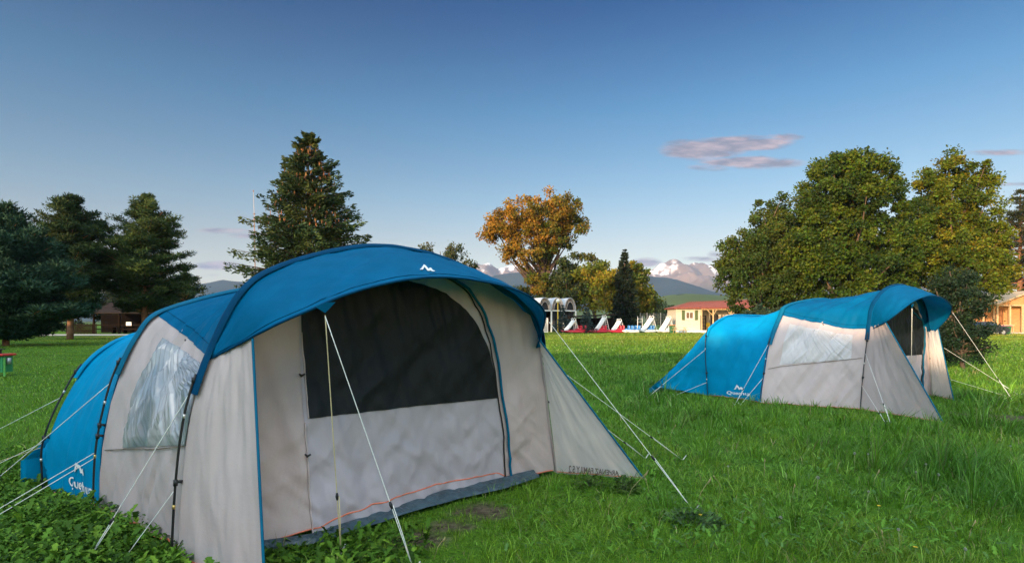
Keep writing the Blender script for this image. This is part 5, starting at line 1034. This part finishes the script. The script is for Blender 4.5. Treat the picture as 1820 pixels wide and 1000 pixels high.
def car(px, d, lab):
    r = E('parked_car', lab, 'car', px, d); L_ = 4.3
    prof = [(-2.1, .35), (-2.12, .75), (-2.0, .95), (-1.45, 1.02), (-.85, 1.42), (.35, 1.46), (1.05, 1.0), (1.85, .88), (2.12, .72), (2.15, .38), (1.7, .30), (-1.7, .30)]
    V_ = []; n = len(prof)
    for y, k in ((-.84, 0), (-.80, .03), (.80, .03), (.84, 0)):
        for (x, z) in prof: V_.append((x*(1 if k else .985), y*(1 if z < 1.05 else .84), z if k else .3+(z-.3)*.97))
    F_ = [tuple(range(n-1, -1, -1)), tuple(3*n+i for i in range(n))]+[(j*n+i, j*n+(i+1) % n, (j+1)*n+(i+1) % n, (j+1)*n+i) for j in range(3) for i in range(n)]
    mesh('body', V_, F_, m_car, r, False, world=False)
    mesh('side_window', [(-1.25, -.80, 1.05), (-.78, -.735, 1.36), (.28, -.73, 1.39), (.86, -.80, 1.05), (-1.25, -.81, 1.05), (-.78, -.745, 1.36), (.28, -.74, 1.39), (.86, -.81, 1.05)], [(7, 6, 5, 4), (0, 1, 2, 3), (0, 4, 5, 1), (1, 5, 6, 2), (2, 6, 7, 3), (3, 7, 4, 0)], m_glass, r, False, world=False)
    for x in (-1.35, 1.35):
        for y in (-.82, .82):
            a = np.linspace(0, 2*math.pi, 21)[:-1]; w_ = MB().tube([(x, y-.1, .33), (x, y+.1, .33)], .33, 20).build('wheel', m_tyre, r, False, False); MB().tube([(x, y-.11, .33), (x, y+.11, .33)], .20, 14).build('rim', m_steel, w_, False, False)
    bld(MB().box((2.06, -.62, .70), (.16, .3, .13), bev=.03), 'headlight', m_globe, r); bld(MB().box((2.06, .62, .70), (.16, .3, .13), bev=.03), 'headlight', m_globe, r)
car(1748, 61, 'dark blue car parked behind the bush, in front of the wooden cabins')
# left: open shelter with a slatted fence, sign
def shelter():
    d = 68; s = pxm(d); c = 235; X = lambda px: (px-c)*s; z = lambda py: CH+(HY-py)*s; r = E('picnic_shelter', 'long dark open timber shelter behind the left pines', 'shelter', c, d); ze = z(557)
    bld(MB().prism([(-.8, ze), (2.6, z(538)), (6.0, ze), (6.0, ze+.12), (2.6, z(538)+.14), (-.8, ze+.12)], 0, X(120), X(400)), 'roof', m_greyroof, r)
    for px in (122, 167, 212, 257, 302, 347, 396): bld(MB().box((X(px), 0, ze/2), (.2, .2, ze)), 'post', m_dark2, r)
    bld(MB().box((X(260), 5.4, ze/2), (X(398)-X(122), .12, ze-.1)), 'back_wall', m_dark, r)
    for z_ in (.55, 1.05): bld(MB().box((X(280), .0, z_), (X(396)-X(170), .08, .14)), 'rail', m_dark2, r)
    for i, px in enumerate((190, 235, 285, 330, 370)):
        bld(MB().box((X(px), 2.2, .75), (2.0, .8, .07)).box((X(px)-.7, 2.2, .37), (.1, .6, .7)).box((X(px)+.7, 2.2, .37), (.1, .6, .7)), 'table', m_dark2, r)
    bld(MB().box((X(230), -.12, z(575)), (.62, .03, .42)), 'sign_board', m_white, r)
shelter()
def slats():
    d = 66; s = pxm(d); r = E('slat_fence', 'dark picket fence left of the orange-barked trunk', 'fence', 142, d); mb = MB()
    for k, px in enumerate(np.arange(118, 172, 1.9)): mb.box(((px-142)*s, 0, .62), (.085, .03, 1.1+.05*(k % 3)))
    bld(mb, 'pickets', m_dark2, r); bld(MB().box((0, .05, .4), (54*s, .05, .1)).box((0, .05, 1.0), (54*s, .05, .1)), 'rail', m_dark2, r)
slats()
# slim mast
def mast():
    d = 260; s = pxm(d); r = E('radio_mast', 'thin reddish radio mast left of the big spruce', 'mast', 455, d); z = lambda py: CH+(HY-py)*s
    mm = mat('mast_paint', (.22, .15, .14), .6, .2, .5); m2 = mat('mast_pale', (.35, .33, .33), .5, .1, 1)
    bld(MB().tube([(0, 0, 0), (-3*s, 0, z(385))], [.26, .22], 6), 'tower', mm, r); bld(MB().tube([(-3*s, 0, z(385)), (-4.6*s, 0, z(341))], [.14, .08], 6), 'aerial', m2, r)
    for py in (381, 391, 403): bld(MB().tube([(-3*s, 0, z(py)), (-3*s, 0, z(py)+.5)], .5, 8), 'platform', mm, r)
    bld(MB().tube([(-4.6*s, 0, z(341)), (-4.6*s, 0, z(338))], .28, 8), 'beacon', mm, r)
mast()
# green box with a red top at the left edge
def gbox():
    b = G(3, 668); r = empty('utility_box', tuple(b), 'green wooden box with a red lid cut off by the left edge of the lawn', 'box')
    h = CH+(HY-630)/F*b[1]; w_ = .44; mb = MB()
    for x in np.linspace(-w_/2+.03, w_/2-.03, 7): mb.box((x-.06, 0, .10+(h-.12)/2), (w_/7*.86, .30, h-.14))
    bld(mb, 'body', m_gbox, r); bld(MB().box((-.04, 0, h+.0), (w_*1.15, .42, .055), bev=.015), 'lid', m_rbox, r)
    for x in (-w_/2, w_/2-.04): bld(MB().box((x, -.12, h/2-.03), (.035, .035, h-.06)), 'leg', mat('bright_green_leg', (.12, .40, .08), .6), r)
    bld(MB().tube([(-.06, 0, h+.03), (-.06, 0, h+.12), (-.06, 0, h+.13), (-.06, 0, h+.15)], [.05, .05, .12, .12], 10), 'cap', t_black, r); bld(MB().tube([(w_/2-.02, -.02, h-.24), (w_/2-.02, -.02, h-.08)], [.055, .05], 8), 'lantern', m_steel, r, True)
gbox()
# evening haze towards the mountains
def haze():
    me = MB().box((0, 2850, 247), (13400, 6900, 500)); o = mesh('haze', me.v, me.f, None, None, False); m = bpy.data.materials.new('evening_haze'); m.use_nodes = True; t = m.node_tree
    for n_ in list(t.nodes):
        if n_.type != 'OUTPUT_MATERIAL': t.nodes.remove(n_)
    pv = t.nodes.new('ShaderNodeVolumePrincipled'); pv.inputs['Color'].default_value = (.42, .62, 1.0, 1); pv.inputs['Density'].default_value = .00009; pv.inputs['Anisotropy'].default_value = .0
    t.links.new(pv.outputs[0], [n_ for n_ in t.nodes if n_.type == 'OUTPUT_MATERIAL'][0].inputs['Volume']); o.data.materials.append(m); tag(o, 'pale evening haze in front of the mountains', 'haze', kind='stuff')
haze()
